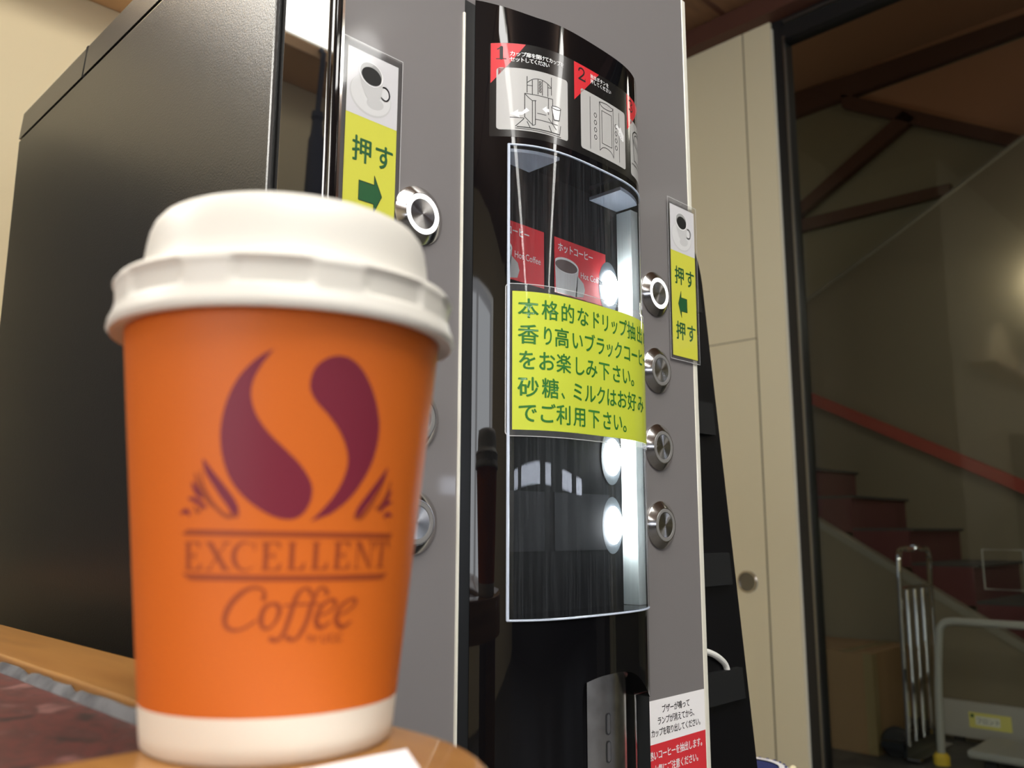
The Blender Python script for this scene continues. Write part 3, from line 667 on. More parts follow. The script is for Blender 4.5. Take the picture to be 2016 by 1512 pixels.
x = 22.9; R_(x + 1.95, x + 3.05, LB, LB + LH); R_(x + 1.2, x + 3.8, LB, LB + 0.3); R_(x, x + 5.0, LB + LH - 0.32, LB + LH)
PL([(x, LB + LH), (x - 0.1, LB + LH - 1.6), (x + 0.15, LB + LH - 1.6), (x + 0.9, LB + LH - 0.3)]); PL([(x + 5.0, LB + LH), (x + 5.1, LB + LH - 1.6), (x + 4.85, LB + LH - 1.6), (x + 4.1, LB + LH - 0.3)])
# Coffee in an italic hand
def pen(pts, W, n=6, closed=False):
    P = crom(pts, n, closed); N = len(P); ws = []
    for i in range(N):
        t_ = i / max(1, N - 1) * (len(W) - 1); k = min(int(t_), len(W) - 2); ws.append(W[k] + (W[k + 1] - W[k]) * (t_ - k))
    stroke(m, P, ws, 'brown_print', cm, CU)
pen([(-2.6, 33.8), (-2.5, 35.0), (-3.3, 35.8), (-5.2, 35.95), (-7.4, 34.9), (-9.6, 32.8), (-10.9, 30.2), (-10.6, 28.3), (-8.9, 27.45), (-6.6, 27.85), (-4.2, 29.3)], [1.1, 0.5, 0.6, 1.1, 1.25, 0.9, 0.5, 0.5])
pen([(-0.9, 32.7), (-2.3, 31.9), (-3.0, 29.9), (-2.6, 28.1), (-1.3, 27.8), (0.2, 29.2), (0.9, 31.3), (0.3, 32.5)], [0.6, 1.0, 1.2, 0.7, 0.5, 0.9, 1.1, 0.6], 5, True)
pen([(7.4, 34.7), (7.0, 35.6), (5.9, 35.6), (4.7, 34.6), (3.9, 32.7), (3.0, 29.5), (2.0, 26.7), (0.7, 25.4), (-0.7, 25.6)], [1.0, 0.5, 0.6, 1.0, 1.1, 1.0, 0.6, 1.1])
pen([(11.2, 34.6), (10.6, 35.6), (9.5, 35.6), (8.6, 34.5), (7.9, 32.5), (7.0, 29.1), (5.8, 26.6), (4.4, 25.3), (2.8, 25.8)], [1.1, 0.5, 0.6, 1.0, 1.1, 1.0, 0.6, 1.1])
pen([(1.8, 32.3), (5.5, 32.45), (9.8, 32.4)], [0.4, 0.5, 0.4])
pen([(9.3, 29.9), (12.0, 30.7), (13.5, 32.2), (12.6, 33.2), (10.5, 32.2), (9.2, 29.9), (9.5, 28.0), (10.7, 27.6), (12.5, 28.5)], [0.4, 0.5, 0.9, 0.6, 1.0, 1.25, 0.9, 0.4])
pen([(14.1, 29.7), (17.0, 30.7), (18.8, 32.2), (17.9, 33.1), (15.3, 32.0), (13.9, 29.7), (14.6, 27.9), (16.0, 27.4), (18.0, 28.4)], [0.4, 0.5, 0.9, 0.6, 1.0, 1.25, 0.9, 0.4])
latin(m, 'by', 7.4, 9.8, 24.9, 2.2, 'brown_print', cm, CU, 0.01); latin(m, 'UCC', 10.6, 16.0, 24.4, 2.4, 'brown_print', cm, CU, 0.012)
m.build('cup_body', cup, angle=60)
# lid: flared skirt, slotted rim, raised dome with drinking hole
def rim(r, h, a):
    if 0.0985 < h < 0.1035:
        k = ((a - cang + math.pi + 0.30) / (2 * math.pi) * 9) % 1.0
        if k < 0.58: return r - 0.0007
    return r
m = MB()
LP = [(0.0362, 0.0935), (0.0383, 0.0938), (0.0413, 0.0932), (0.0419, 0.0940), (0.0417, 0.0956), (0.0409, 0.0974), (0.0407, 0.0984), (0.0407, 0.0988), (0.0408, 0.1004), (0.0409, 0.1022), (0.0410, 0.1028), (0.04125, 0.1034), (0.04125, 0.1043), (0.0405, 0.1054), (0.0392, 0.1060), (0.0372, 0.1064), (0.0356, 0.1072), (0.0351, 0.1086), (0.0348, 0.1115), (0.0345, 0.1145), (0.0340, 0.1175), (0.0332, 0.1198), (0.0320, 0.1214), (0.0306, 0.1222), (0.0290, 0.1223), (0.0278, 0.1218), (0.0272, 0.1190), (0.0268, 0.1160), (0.0258, 0.1152), (0.0001, 0.1150)]
LP = [(r * 0.9975, h) for r, h in LP]
m.lathe(LP, 'lid', (CX, CY, ZT), 'z', 216, rmod=rim)
m.build('lid', cup, angle=50)
lid = [c_ for c_ in cup.children if c_.name == 'lid'][0]
m = MB(); aa = cang + 0.9; hx, hy = CX + 0.0288 * math.cos(aa), CY + 0.0288 * math.sin(aa)
m.lathe([(0.0042, 0.0), (0.0042, 0.0004), (0.0001, 0.0004)], 'black_gap', (hx, hy, ZT + 0.1222), 'z', 20); m.build('drink_hole', lid)

# ==================================================================  COFFEE MACHINE
YP = 0.32; ZB = -0.36; ZTOP = 0.391
mc = root('coffee_machine', 'black and grey coffee machine with curved glossy front column', 'coffee machine', (0.357, 0.58, ZB))
m = MB(); m.box(0.2045, 0.5080, 0.3742, 0.8275, ZB, 0.3455, 'body', 0.0025, 3); m.build('body', mc)
def lidpart(y0, y1, nm):
    mm_ = MB(); e = 0.006
    x0, x1 = 0.2046, 0.5079
    b = [(x0, y0, 0.3468), (x1, y0, 0.3468), (x1, y1, 0.3468), (x0, y1, 0.3468)]; c1 = [(x0 + 0.002, y0, 0.372), (x1 - 0.002, y0, 0.372), (x1 - 0.002, y1, 0.372), (x0 + 0.002, y1, 0.372)]; c2 = [(x0 + e, y0, 0.377), (x1 - e, y0, 0.377), (x1 - e, y1, 0.377), (x0 + e, y1, 0.377)]
    V_ = b + c1 + c2; F_ = [(3, 2, 1, 0), (8, 9, 10, 11)]
    for k in (0, 4):
        F_ += [(k + i, k + (i + 1) % 4, k + 4 + (i + 1) % 4, k + 4 + i) for i in range(4)]
    mm_.add(V_, F_, 'body'); return mm_.build(nm, mc)
lidpart(0.3742, 0.6692, 'front_lid'); lidpart(0.6728, 0.8275, 'rear_lid')
m = MB(); m.box(0.2080, 0.5050, 0.3742, 0.8265, 0.3450, 0.3470, 'black_gap'); m.box(0.2062, 0.506, 0.669, 0.673, 0.347, 0.3725, 'black_gap'); m.build('lid_gasket', mc)
m = MB(); m.box(0.2075, 0.5055, 0.3660, 0.3745, ZB + 0.002, 0.388, 'black_gap'); m.build('door_gasket', mc)
m = MB(); m.box(0.2045, 0.5078, 0.3228, 0.3665, ZB, ZTOP - 0.001, 'strip_gloss', 0.0016, 3); m.build('door', mc)
m = MB(); m.box(0.2052, 0.2088, 0.3196, 0.3235, ZB, ZTOP, 'black_gloss', 0.0012, 3); m.build('door_lip', mc)
m = MB(); m.box(0.2086, 0.2099, 0.3192, 0.3230, ZB, ZTOP - 0.006, 'chrome'); m.build('chrome_strip', mc)
m = MB(); m.box(0.2098, 0.5027, YP, 0.3235, ZB, ZTOP, 'grey'); m.build('front_panel', mc)
m = MB(); m.box(0.5026, 0.5081, YP - 0.0004, 0.3235, ZB, ZTOP, 'edge', 0.0012, 3); m.build('panel_edge', mc)
m = MB(); m.box(0.2855, 0.2871, YP - 0.0012, YP + 0.001, ZB, 0.279, 'edge', 0.0006, 2); m.build('panel_edge', mc)
m = MB(); m.box(0.2871, 0.4417, 0.3194, YP + 0.001, ZB, 0.2868, 'black_satin'); m.build('column_base', mc)
def cprof(x, off=0.0):
    u = (x - 0.36442) / 0.0733; return 0.29085 + 0.00458 * u * u + 0.02853 * u ** 4 - off
def cmap(off): return lambda u, v: (u, cprof(u, off), v)
ZCT = 0.2805; W0, W1, WZ0, WZ1 = 0.3064, 0.4222, -0.0427, 0.2034
hole = rrect(W0, W1, WZ0, WZ1, 0.0012, 3)
ztl = lambda x: ZCT + 0.0092 * max(0.0, (0.322 - x) / 0.0275) ** 1.7
arch = [(0.2942, ZB), (0.3462, ZB), (0.3462, -0.085), (0.3470, -0.0785)] + crom([(0.3480, -0.0762), (0.3560, -0.0748), (0.3640, -0.0740), (0.3780, -0.0738), (0.3870, -0.0750), (0.3940, -0.0775), (0.4036, -0.0843), (0.4110, -0.0900), (0.4160, -0.0925), (0.4250, -0.0932), (0.4338, -0.0932)], 4) + [(0.4338, ZCT)] + [(0.322 - 0.0278 * k / 10, ztl(0.322 - 0.0278 * k / 10)) for k in range(11)]
fm = fill(arch, hole)
bm = bmesh.new(); vv = [bm.verts.new((p[0], p[1], 0)) for p in fm[0]]
for f in fm[1]: bm.faces.new([vv[i] for i in f])
for k in range(148, 218):
    bmesh.ops.bisect_plane(bm, geom=list(bm.verts) + list(bm.edges) + list(bm.faces), plane_co=(k * 0.002, 0, 0), plane_no=(1, 0, 0), dist=1e-8)
for v in bm.verts: v.co = Vector((v.co.x, cprof(v.co.x), v.co.y))
be = [e for e in bm.edges if e.is_boundary]
ex = bmesh.ops.extrude_edge_only(bm, edges=be)
for v in [g_ for g_ in ex['geom'] if isinstance(g_, bmesh.types.BMVert)]: v.co.y = 0.3193
bmesh.ops.recalc_face_normals(bm, faces=list(bm.faces))
m = MB(); m.bm(bm, 'black_gloss', True); m.build('column', mc, angle=30)
MT['card_white'] = mat('card_white', lin(208, 207, 210), 0.5, coat=0.5, coat_rough=0.08)
MT['glow_disc_grey'] = mat('glow_disc_grey', lin(72, 78, 84), 0.6)
MT['stained_chrome'] = noise_mat('stained_chrome', [(0.3, (0.62, 0.60, 0.58, 1)), (0.7, (0.85, 0.83, 0.80, 1))], 120.0, 0.24)
MT['stained_chrome'].node_tree.nodes['Principled BSDF'].inputs['Metallic'].default_value = 1.0
MT['film_edge'] = mat('film_edge', lin(214, 214, 214), 0.3, coat=0.5)
MT['display_black'] = mat('display_black', (0.006, 0.006, 0.007, 1), 0.7, spec=0.1)
# lit display behind the window
m = MB(); m.box(W0, W1, 0.3168, 0.3177, WZ0, WZ1, 'display_black'); m.build('display_back', mc)
m = MB(); m.box(0.4150, W1 - 0.0003, 0.3056, 0.3167, WZ0 + 0.0002, WZ1 - 0.006, 'reflector'); m.build('light_reflector', mc)
for z_ in (0.1470, 0.0430, 0.0030):
    m = MB(); m.lathe([(0.0064, 0), (0.0064, 0.001), (0.0054, 0.0026), (0.0034, 0.0038), (0.0001, 0.0043)], 'led', (0.4058, 0.3163, 0), 'y', 24)
    m.v = [(p[0], p[1], z_ + p[2] * 1.7) for p in m.v]; lm = m.build('led_lamp', mc)
    m = MB(); m.art(poly(ell(0.4052, z_, 0.0096, 0.0165, 40)), 'glow_disc_grey', lambda u, v: (u, 0.31632, v)); m.build('glow_disc', lm)  # added disc that catches LED light, imitating the soft glow around it
def tab(x0, x1, z0, z1):     # clear plate under the cavity ceiling, its front following the curved cover
    xs = [x0 + (x1 - x0) * i / 10 for i in range(11)]; mb = MB()
    mb.prism([(x, cprof(x) + 0.0012, z0) for x in xs] + [(x1, 0.3166, z0), (x0, 0.3166, z0)], (0, 0, z1 - z0), 'tab'); return mb.build('acrylic_tab', mc, recalc=True)
tab(W0 + 0.0004, 0.3345, WZ1 - 0.0030, WZ1 - 0.0012); tab(0.3880, 0.4150, WZ1 - 0.0045, WZ1 - 0.0024)
cover_o = 0.0009
def strip(x0, x1, z0, z1, off, mt, mb, n=60):
    xs = [x0 + (x1 - x0) * i / n for i in range(n + 1)]
    mb.add([(x, cprof(x, off), z0) for x in xs] + [(x, cprof(x, off), z1) for x in xs], [(i, i + 1, n + 2 + i, n + 1 + i) for i in range(n)], mt, True)
m = MB(); strip(W0 - 0.0006, W1 + 0.0004, WZ0 - 0.0008, WZ1 + 0.0006, cover_o, 'cover', m)
cv = m.build('window_cover', mc)
m = MB()   # polished edge of the cover
pts = [(W0 - 0.0006 + (W1 - W0 + 0.001) * i / 40) for i in range(41)]
for zz in (WZ0 - 0.0008, WZ1 + 0.0006): m.tube([(x, cprof(x, 0.0005), zz) for x in pts], 0.0006, 'cover_edge', 6)
m.tube([(W0 - 0.0006, cprof(W0, 0.0006), WZ0 - 0.0008), (W0 - 0.0006, cprof(W0, 0.0006), WZ1 + 0.0006)], 0.0008, 'cover_edge', 8)
m.build('cover_edge', cv)
# cup bay below the window
def bprof(x): u = (x - 0.384) / 0.0395; return 0.3035 + 0.004 * u * u + 0.0085 * u ** 4
def bstrip(mb, x0, x1, z0, z1, off, mt, n=24):
    xs = [x0 + (x1 - x0) * i / n for i in range(n + 1)]
    mb.add([(x, bprof(x) - off, z0) for x in xs] + [(x, bprof(x) - off, z1) for x in xs], [(i, i + 1, n + 2 + i, n + 1 + i) for i in range(n)], mt, True)
m = MB(); bstrip(m, 0.3466, 0.4232, ZB, -0.0700, 0.0, 'black_gloss'); m.build('cup_bay', mc)
m = MB(); xs_ = [0.3655 + 0.033 * i / 30 for i in range(31)]; bq = lambda x: bprof(x) - 0.0004 - 0.0042 * (1 - ((x - 0.382) / 0.0165) ** 2)
m.add([(x, bq(x), ZB) for x in xs_] + [(x, bq(x), -0.0700) for x in xs_], [(i, i + 1, 32 + i, 31 + i) for i in range(30)], 'stained_chrome', True); bstrip(m, 0.4195, 0.4230, ZB, -0.0900, 0.0008, 'chrome', 6)
ch = m.build('chrome_plate', mc)
for k in range(3):
    zc = -0.1010 - 0.0140 * k; m = MB()
    o_ = rrect(0.3768 - 0.0017, 0.3768 + 0.0017, zc - 0.0056, zc + 0.0056, 0.00165, 6)
    m.art(poly(o_), 'steel_dark', lambda u, v: (u, bq(u) - 0.00012, v)); m.art(poly([(0.3768 + (a_ - 0.3768) * 0.62, zc + (b_ - zc) * 0.88) for a_, b_ in o_]), 'chrome', lambda u, v: (u + 0.0002, bq(u + 0.0002) - 0.0002, v)); m.build('slot', ch)
# push buttons
def button(x, z_, lit):
    t_ = MB(); c_ = (x, YP, z_)
    t_.lathe([(0.0150, 0), (0.0150, 0.0009), (0.0146, 0.0013), (0.0107, 0.0040), (0.0104, 0.0040), (0.0103, 0.0034)], 'steel', c_, 'y', 72)
    b_ = t_.build('push_button', mc, angle=25)
    r_ = MB(); r_.lathe([(0.0103, 0.0037), (0.0100, 0.0041), (0.0081, 0.0041), (0.0079, 0.0036)], 'ring_lit' if lit else 'ring_off', c_, 'y', 72); r_.build('light_ring', b_)
    f_ = MB(); f_.lathe([(0.0079, 0.0036), (0.0077, 0.0039), (0.0060, 0.00385), (0.0030, 0.0038), (0.0001, 0.00375)], 'steel_face', c_, 'y', 72); f_.build('button_face', b_)
    return b_
for x in (0.2575, 0.4590):
    for k, z_ in enumerate((0.1545, 0.1030, 0.0528, 0.0035)):
        button(x, z_, k == 0)
# printed steps on the column
m = MB(); C = 0.002
L1, L2, L3, L4 = cmap(0.00010), cmap(0.00016), cmap(0.00022), cmap(0.00028)
m.art(fill(rrect(0.2990, 0.4325, 0.2085, 0.2632, 0.0008, 3)), 'stick_black', L1, C)
for x in (0.2993, 0.3448, 0.3954):
    m.art(([(x, 0.2630), (x + 0.0218 if x != 0.2993 else x + 0.0145, 0.2630), (x, 0.2395)], [[0, 2, 1]]), 'red', L2, C)
for x0, x1 in ((0.3014, 0.3395), (0.3500, 0.3925), (0.3995, 0.4300)):
    m.art(fill(rrect(x0, x1, 0.2125, 0.2486, 0.0016, 4)), 'stick_grey', L2, C)
for i, (x, s_) in enumerate(((0.3010, '1'), (0.3485, '2'), (0.3990, '3'))):
    v, f = glyph('2', 0.0) if s_ == '2' else glyph(s_, 0.0)
    if s_ == '2':
        stroke(m, crom([(x + 0.0002, 0.2588), (x + 0.0008, 0.2602), (x + 0.0028, 0.2608), (x + 0.0046, 0.2596), (x + 0.0042, 0.2576), (x + 0.0020, 0.2554), (x + 0.0003, 0.2538)], 5), 0.0010, 'ink', L3, C); stroke(m, [(x + 0.0003, 0.2538), (x + 0.0054, 0.2538)], 0.0011, 'ink', L3, C); stroke(m, [(x + 0.0054, 0.2538), (x + 0.0056, 0.2552)], 0.0005, 'ink', L3, C)
    elif s_ == '1':
        stroke(m, [(x + 0.0022, 0.2606), (x + 0.0022, 0.2538)], 0.0013, 'ink', L3, C); stroke(m, [(x + 0.0008, 0.2594), (x + 0.0022, 0.2607)], 0.0006, 'ink', L3, C); stroke(m, [(x + 0.0004, 0.2537), (x + 0.0040, 0.2537)], 0.0005, 'ink', L3, C)
    else:
        stroke(m, crom([(x, 0.2600), (x + 0.0026, 0.2607), (x + 0.0042, 0.2592), (x + 0.0022, 0.2575), (x + 0.0046, 0.2556), (x + 0.0026, 0.2537), (x, 0.2545)], 5), 0.0009, 'ink', L3, C)
kana = {c_: 0.00252 for c_ in 'カップセットしてくださいを出ボタン'}
text(m, 'カップ扉を開けてカップを', 0.3063, 0.2556, 0.00278, 'white_print', L3, 0.00252, 0.018, C)
text(m, 'セットしてください', 0.3063, 0.2523, 0.00278, 'white_print', L3, 0.00226, 0.018, C, 0.95)
text(m, '抽出ボタンを', 0.3587, 0.2581, 0.0027, 'white_print', L3, 0.0029, 0.018, C)
text(m, '押してください', 0.3587, 0.2549, 0.0027, 'white_print', L3, 0.0028, 0.018, C)
# line drawing 1: machine with open cup door
U = lambda a_, b_: (0.3014 + a_ * 0.0381, 0.2125 + b_ * 0.0361)
lw = 0.00040
def ln(p, w_=lw, mt='ink', cl=False, sm=False):
    q_ = [U(*a_) for a_ in p]; stroke(m, crom(q_, 5, cl) if sm else q_, w_, mt, L3, C, cl and not sm)
ln([(0.34, 0.88), (0.34, 0.62)]); ln([(0.70, 0.95), (0.70, 0.66)]); ln([(0.34, 0.78), (0.42, 0.85), (0.52, 0.87), (0.62, 0.84), (0.70, 0.78)], sm=True)
ln([(0.41, 0.83), (0.41, 0.60)]); ln([(0.64, 0.83), (0.64, 0.62)]); ln([(0.34, 0.74), (0.41, 0.74)]); ln([(0.64, 0.77), (0.70, 0.77)]); ln([(0.49, 0.86), (0.49, 0.62)]); ln([(0.555, 0.86), (0.555, 0.62)])
for k in range(4): ln([(0.51, 0.66 + 0.048 * k), (0.535, 0.66 + 0.048 * k), (0.535, 0.69 + 0.048 * k), (0.51, 0.69 + 0.048 * k)], cl=True)
ln([(0.31, 0.60), (0.72, 0.60), (0.72, 0.20)]); ln([(0.31, 0.60), (0.31, 0.22), (0.40, 0.12)]); ln([(0.31, 0.60), (0.36, 0.54), (0.41, 0.50)], sm=True)
ln([(0.41, 0.50), (0.41, 0.10), (0.45, 0.12), (0.45, 0.51), (0.41, 0.50)], 0.0004); ln([(0.41, 0.50), (0.46, 0.51)]); ln([(0.65, 0.60), (0.65, 0.33)]); ln([(0.48, 0.31), (0.61, 0.31)]); ln([(0.65, 0.27), (0.78, 0.12)]); ln([(0.46, 0.21), (0.80, 0.20)])
ln([(0.14, 0.20), (0.30, 0.20)]); ln([(0.30, 0.19), (0.20, 0.06)]); ln([(0.34, 0.15), (0.38, 0.06)]); ln([(0.22, 0.055), (0.84, 0.055)], 0.0006); ln([(0.66, 0.15), (0.70, 0.055)], 0.0005); ln([(0.84, 0.055), (0.86, 0.20)]); ln([(0.20, 0.03), (0.86, 0.02)])
wf = lambda p, mt='white_print', l=L4: m.art(fill([U(*a_) for a_ in p]), mt, l, C)
wf([(0.37, 0.33), (0.28, 0.25), (0.24, 0.245), (0.25, 0.20), (0.14, 0.25), (0.23, 0.33), (0.23, 0.29), (0.28, 0.30), (0.33, 0.37)])
wf([(0.66, 0.37), (0.62, 0.37), (0.62, 0.34), (0.55, 0.395), (0.62, 0.46), (0.62, 0.42), (0.66, 0.42)])
wf([(0.70, 0.46), (0.86, 0.48), (0.83, 0.28), (0.74, 0.27)]); m.art(poly([U(a_, b_) for a_, b_ in ell(0.78, 0.472, 0.08, 0.025, 18)]), 'white_print', L4, C)
L5 = cmap(0.00034); ln2 = lambda p, w_=lw: stroke(m, [U(*a_) for a_ in p], w_, 'ink', L5, C)
ln2([(0.70, 0.46), (0.74, 0.27), (0.83, 0.28), (0.86, 0.48)]); stroke(m, [U(a_, b_) for a_, b_ in ell(0.78, 0.472, 0.08, 0.025, 18)], lw, 'ink', L5, C, True)
# line drawing 2: button panel and pointing hand
U = lambda a_, b_: (0.3500 + a_ * 0.0425, 0.2125 + b_ * 0.0361)
ln([(0.19, 0.93), (0.19, 0.05)]); ln([(0.84, 0.93), (0.84, 0.07)]); ln([(0.39, 0.93), (0.39, 0.10)], 0.0004); ln([(0.70, 0.95), (0.70, 0.10)], 0.0004)
ln([(0.39, 0.93), (0.45, 0.87), (0.56, 0.86), (0.66, 0.88), (0.70, 0.93)], sm=True); ln([(0.39, 0.93), (0.54, 0.955), (0.70, 0.93)], sm=True); ln([(0.39, 0.10), (0.46, 0.17), (0.56, 0.185), (0.65, 0.15), (0.70, 0.08)], 0.0004, sm=True)
ln([(0.44, 0.80), (0.66, 0.80), (0.66, 0.24), (0.44, 0.24)], 0.0004, cl=True)
for k in range(4):
    for a_ in (0.30, 0.765):
        stroke(m, [U(x_, z__) for x_, z__ in ell(a_, 0.66 - 0.125 * k, 0.026, 0.036, 16)], 0.0004, 'ink', L3, C, True)
wf([(0.765, 0.69), (0.80, 0.70), (0.85, 0.66), (0.88, 0.70), (0.905, 0.64), (0.96, 0.58), (0.955, 0.48), (0.93, 0.46), (0.86, 0.50), (0.82, 0.56), (0.83, 0.62), (0.77, 0.65)])
for k in range(3): ln2_ = stroke(m, [U(0.84 + 0.02 * k, 0.57 - 0.03 * k), U(0.875 + 0.015 * k, 0.575 - 0.03 * k)], 0.0002, 'ink', L5, C)
# drawing 3: a full cup
U = lambda a_, b_: (0.3995 + a_ * 0.036, 0.2125 + b_ * 0.0361)
ln([(x_, z__) for x_, z__ in ell(0.42, 0.72, 0.32, 0.16, 24)], 0.0008, cl=True); ln([(0.10, 0.72), (0.16, 0.30), (0.62, 0.30), (0.74, 0.72)], 0.0007); ln([(x_, z__) for x_, z__ in ell(0.42, 0.72, 0.24, 0.10, 20)], 0.0006, cl=True)
ln([(0.05, 0.22), (0.80, 0.22)], 0.0005); ln([(0.40, 0.98), (0.36, 0.90), (0.44, 0.84)], 0.0005, sm=True)
sk = m.build('step_sticker', mc, angle=0); sk['label'] = 'black sticker with three numbered picture steps'
# warning label by the cup bay
m = MB(); Y1, Y2, Y3 = plane_y(YP - 0.0001), plane_y(YP - 0.00018), plane_y(YP - 0.00026)
m.art(fill([(0.4367, -0.1262), (0.5026, -0.1262), (0.5026, -0.1011), (0.4375, -0.1011), (0.4367, -0.1019)]), 'white_paper', Y1); m.art(rect(0.4367, 0.5026, -0.1520, -0.1262), 'red_label', Y1)
text(m, 'ブザーが鳴って', 0.4546, -0.1094, 0.0046, 'ink', Y2, 0.0044, 0.022)
text(m, 'ランプが消えてから、', 0.4498, -0.1158, 0.0046, 'ink', Y2, 0.0043, 0.022)
text(m, 'カップを取り出してください。', 0.4432, -0.1222, 0.0046, 'ink', Y2, 0.0040, 0.022, sx=0.92)
text(m, '熱いコーヒーを抽出します。', 0.4405, -0.1351, 0.0053, 'white_print', Y2, 0.00465, 0.022, sx=0.9)
text(m, '火傷にご注意ください。', 0.4448, -0.1434, 0.0053, 'white_print', Y2, 0.00465, 0.022, sx=0.9)
m.build('warning_label', mc, angle=0)
# the cabinet the machine stands on
t = root('machine_cabinet', 'brown wooden cabinet the coffee machine stands on', 'cabinet', (0.36, 0.6, FLOOR))
m = MB(); m.box(0.18, 0.510, 0.27, 0.86, ZB - 0.03, ZB, 'cabinet', 0.003); m.build('top', t)
m = MB(); m.box(0.19, 0.505, 0.30, 0.85, FLOOR, ZB - 0.03, 'cabinet'); m.build('carcass', t)
for x0, x1 in ((0.195, 0.346), (0.35, 0.50)):
    m = MB(); m.box(x0, x1, 0.284, 0.2995, FLOOR + 0.06, ZB - 0.035, 'cabinet', 0.002); m.build('door', t)

# ------------------------------------------------------------------ red menu cards in the display
YD = 0.3164; kd = YD / 0.321
def menu(x0, x1, xt, label, left_cut=None):
    """x0..x1 card, xt where the card would start if it were whole"""
    mb = MB(); A, B_, D_ = plane_y(YD), plane_y(YD - 0.00008), plane_y(YD - 0.00016); E_ = plane_y(YD - 0.00024)
    z0, z1 = 0.1365 * kd, 0.1702 * kd
    mb.box(x0, x1, YD, YD + 0.0003, z0, z1, 'red')
    xa = lambda d: (xt + d) * kd
    clip = lambda v: v
    s_ = 'ホットコーヒー'
    for i, c_ in enumerate(s_):
        xx = xa(0.0028) + i * 0.00468 * kd
        if xx > x0: text(mb, c_, xx, 0.1622 * kd, 0.0054, 'white_print', B_, bold=0.025, sx=0.88)
    cxm, czm = xa(0.0103), 0.1545 * kd
    def cl(o): return [(max(a_, x0 + 0.0003), b_) for a_, b_ in o]
    body = [(cxm - 0.0108, czm), (cxm + 0.0112, czm), (cxm + 0.0090, z0 + 0.0004), (cxm - 0.0090, z0 + 0.0004)]
    mb.art(fill(cl(ell(cxm + 0.001, z0 + 0.0085, 0.0168, 0.0078))), 'pg2', B_) if False else None
    mb.art(poly(cl([(cxm + 0.010, czm - 0.004), (cxm + 0.0155, czm - 0.0075), (cxm + 0.0168, czm - 0.0115), (cxm + 0.0152, czm - 0.0160), (cxm + 0.008, z0 + 0.0004)])), 'pg1', B_)
    mb.art(poly(cl(body)), 'pg3', B_); mb.art(poly(cl(ell(cxm, czm, 0.0110, 0.0046, 36))), 'pg0', D_); mb.art(poly(cl(ell(cxm, czm - 0.0005, 0.0098, 0.0037, 36))), 'menu_coffee', E_)
    latin(mb, 'Hot Coffee', xa(0.0236), xa(0.0448), 0.1498 * kd, 0.0054, 'white_print', B_)
    o_ = mb.build('menu_card', angle=0); set_origin(o_, ((x0 + x1) / 2, YD, z0)); return tag(o_, label, 'card', 'menu cards in the machine window')
MT['menu_coffee'] = mat('menu_coffee', lin(84, 62, 58), 0.5)
menu(0.3070, 0.3516 * kd, 0.3038, 'red hot coffee card cut off by the left edge of the window')
menu(0.3607 * kd, 0.4085 * kd, 0.3607, 'red hot coffee card in the machine window, seen whole beside the bright light')
for x0, x1, lab in ((0.3070, 0.3512 * kd, 'blank dark card low in the machine window at the left'), (0.3595 * kd, 0.4086 * kd, 'blank dark card low in the machine window near the light')):
    m = MB(); m.box(x0, x1, YD, YD + 0.0003, -0.0110, 0.0206, mat('blank_card', (0.02, 0.021, 0.024, 1), 0.7, spec=0.15)); o_ = m.build('blank_card', angle=0)
    set_origin(o_, ((x0 + x1) / 2, YD, -0.011)); tag(o_, lab, 'card', 'blank cards in the machine window')

# ------------------------------------------------------------------ laminated push cards
def cup_photo(mb, X, Z, k, A, B_, D_, E_):
    """grey printed picture of a coffee cup on its saucer; (X, Z) card's upper left, k width"""
    q = lambda a_, b_: (X + a_ * k, Z - b_ * k)
    e = lambda cx_, cz_, rx, rz, rot=0: [q(x_, z__) for x_, z__ in ell(cx_, cz_, rx, rz, 36, rot)]
    mb.art(poly(e(0.46, 0.72, 0.41, 0.345)[::-1]), 'pg1', A); mb.art(poly(e(0.465, 0.70, 0.39, 0.33)[::-1]), 'pg3', B_)
    mb.art(poly(e(0.55, 0.82, 0.17, 0.10, -0.2)[::-1]), 'pg1', D_)
    stroke(mb, [q(x_, z__) for x_, z__ in ell(0.735, 0.58, 0.095, 0.115, 24)], 0.034 * k, 'pg1', D_, None, True)
    mb.art(fill([q(*p) for p in [(0.23, 0.40), (0.26, 0.56), (0.36, 0.74), (0.45, 0.81), (0.57, 0.80), (0.66, 0.68), (0.69, 0.50), (0.68, 0.38)]]), 'pg1', E_)
    E2 = lambda u, v: (lambda p: (p[0], p[1] - 0.00006, p[2]))(E_(u, v)); E3 = lambda u, v: (lambda p: (p[0], p[1] - 0.00012, p[2]))(E_(u, v)); E4 = lambda u, v: (lambda p: (p[0], p[1] - 0.00018, p[2]))(E_(u, v))
    mb.art(poly(e(0.455, 0.345, 0.235, 0.205)[::-1]), 'pg0', E2); mb.art(poly(e(0.45, 0.325, 0.215, 0.175)[::-1]), 'pg2', E3); mb.art(poly(e(0.46, 0.375, 0.195, 0.15)[::-1]), 'ink', E4)
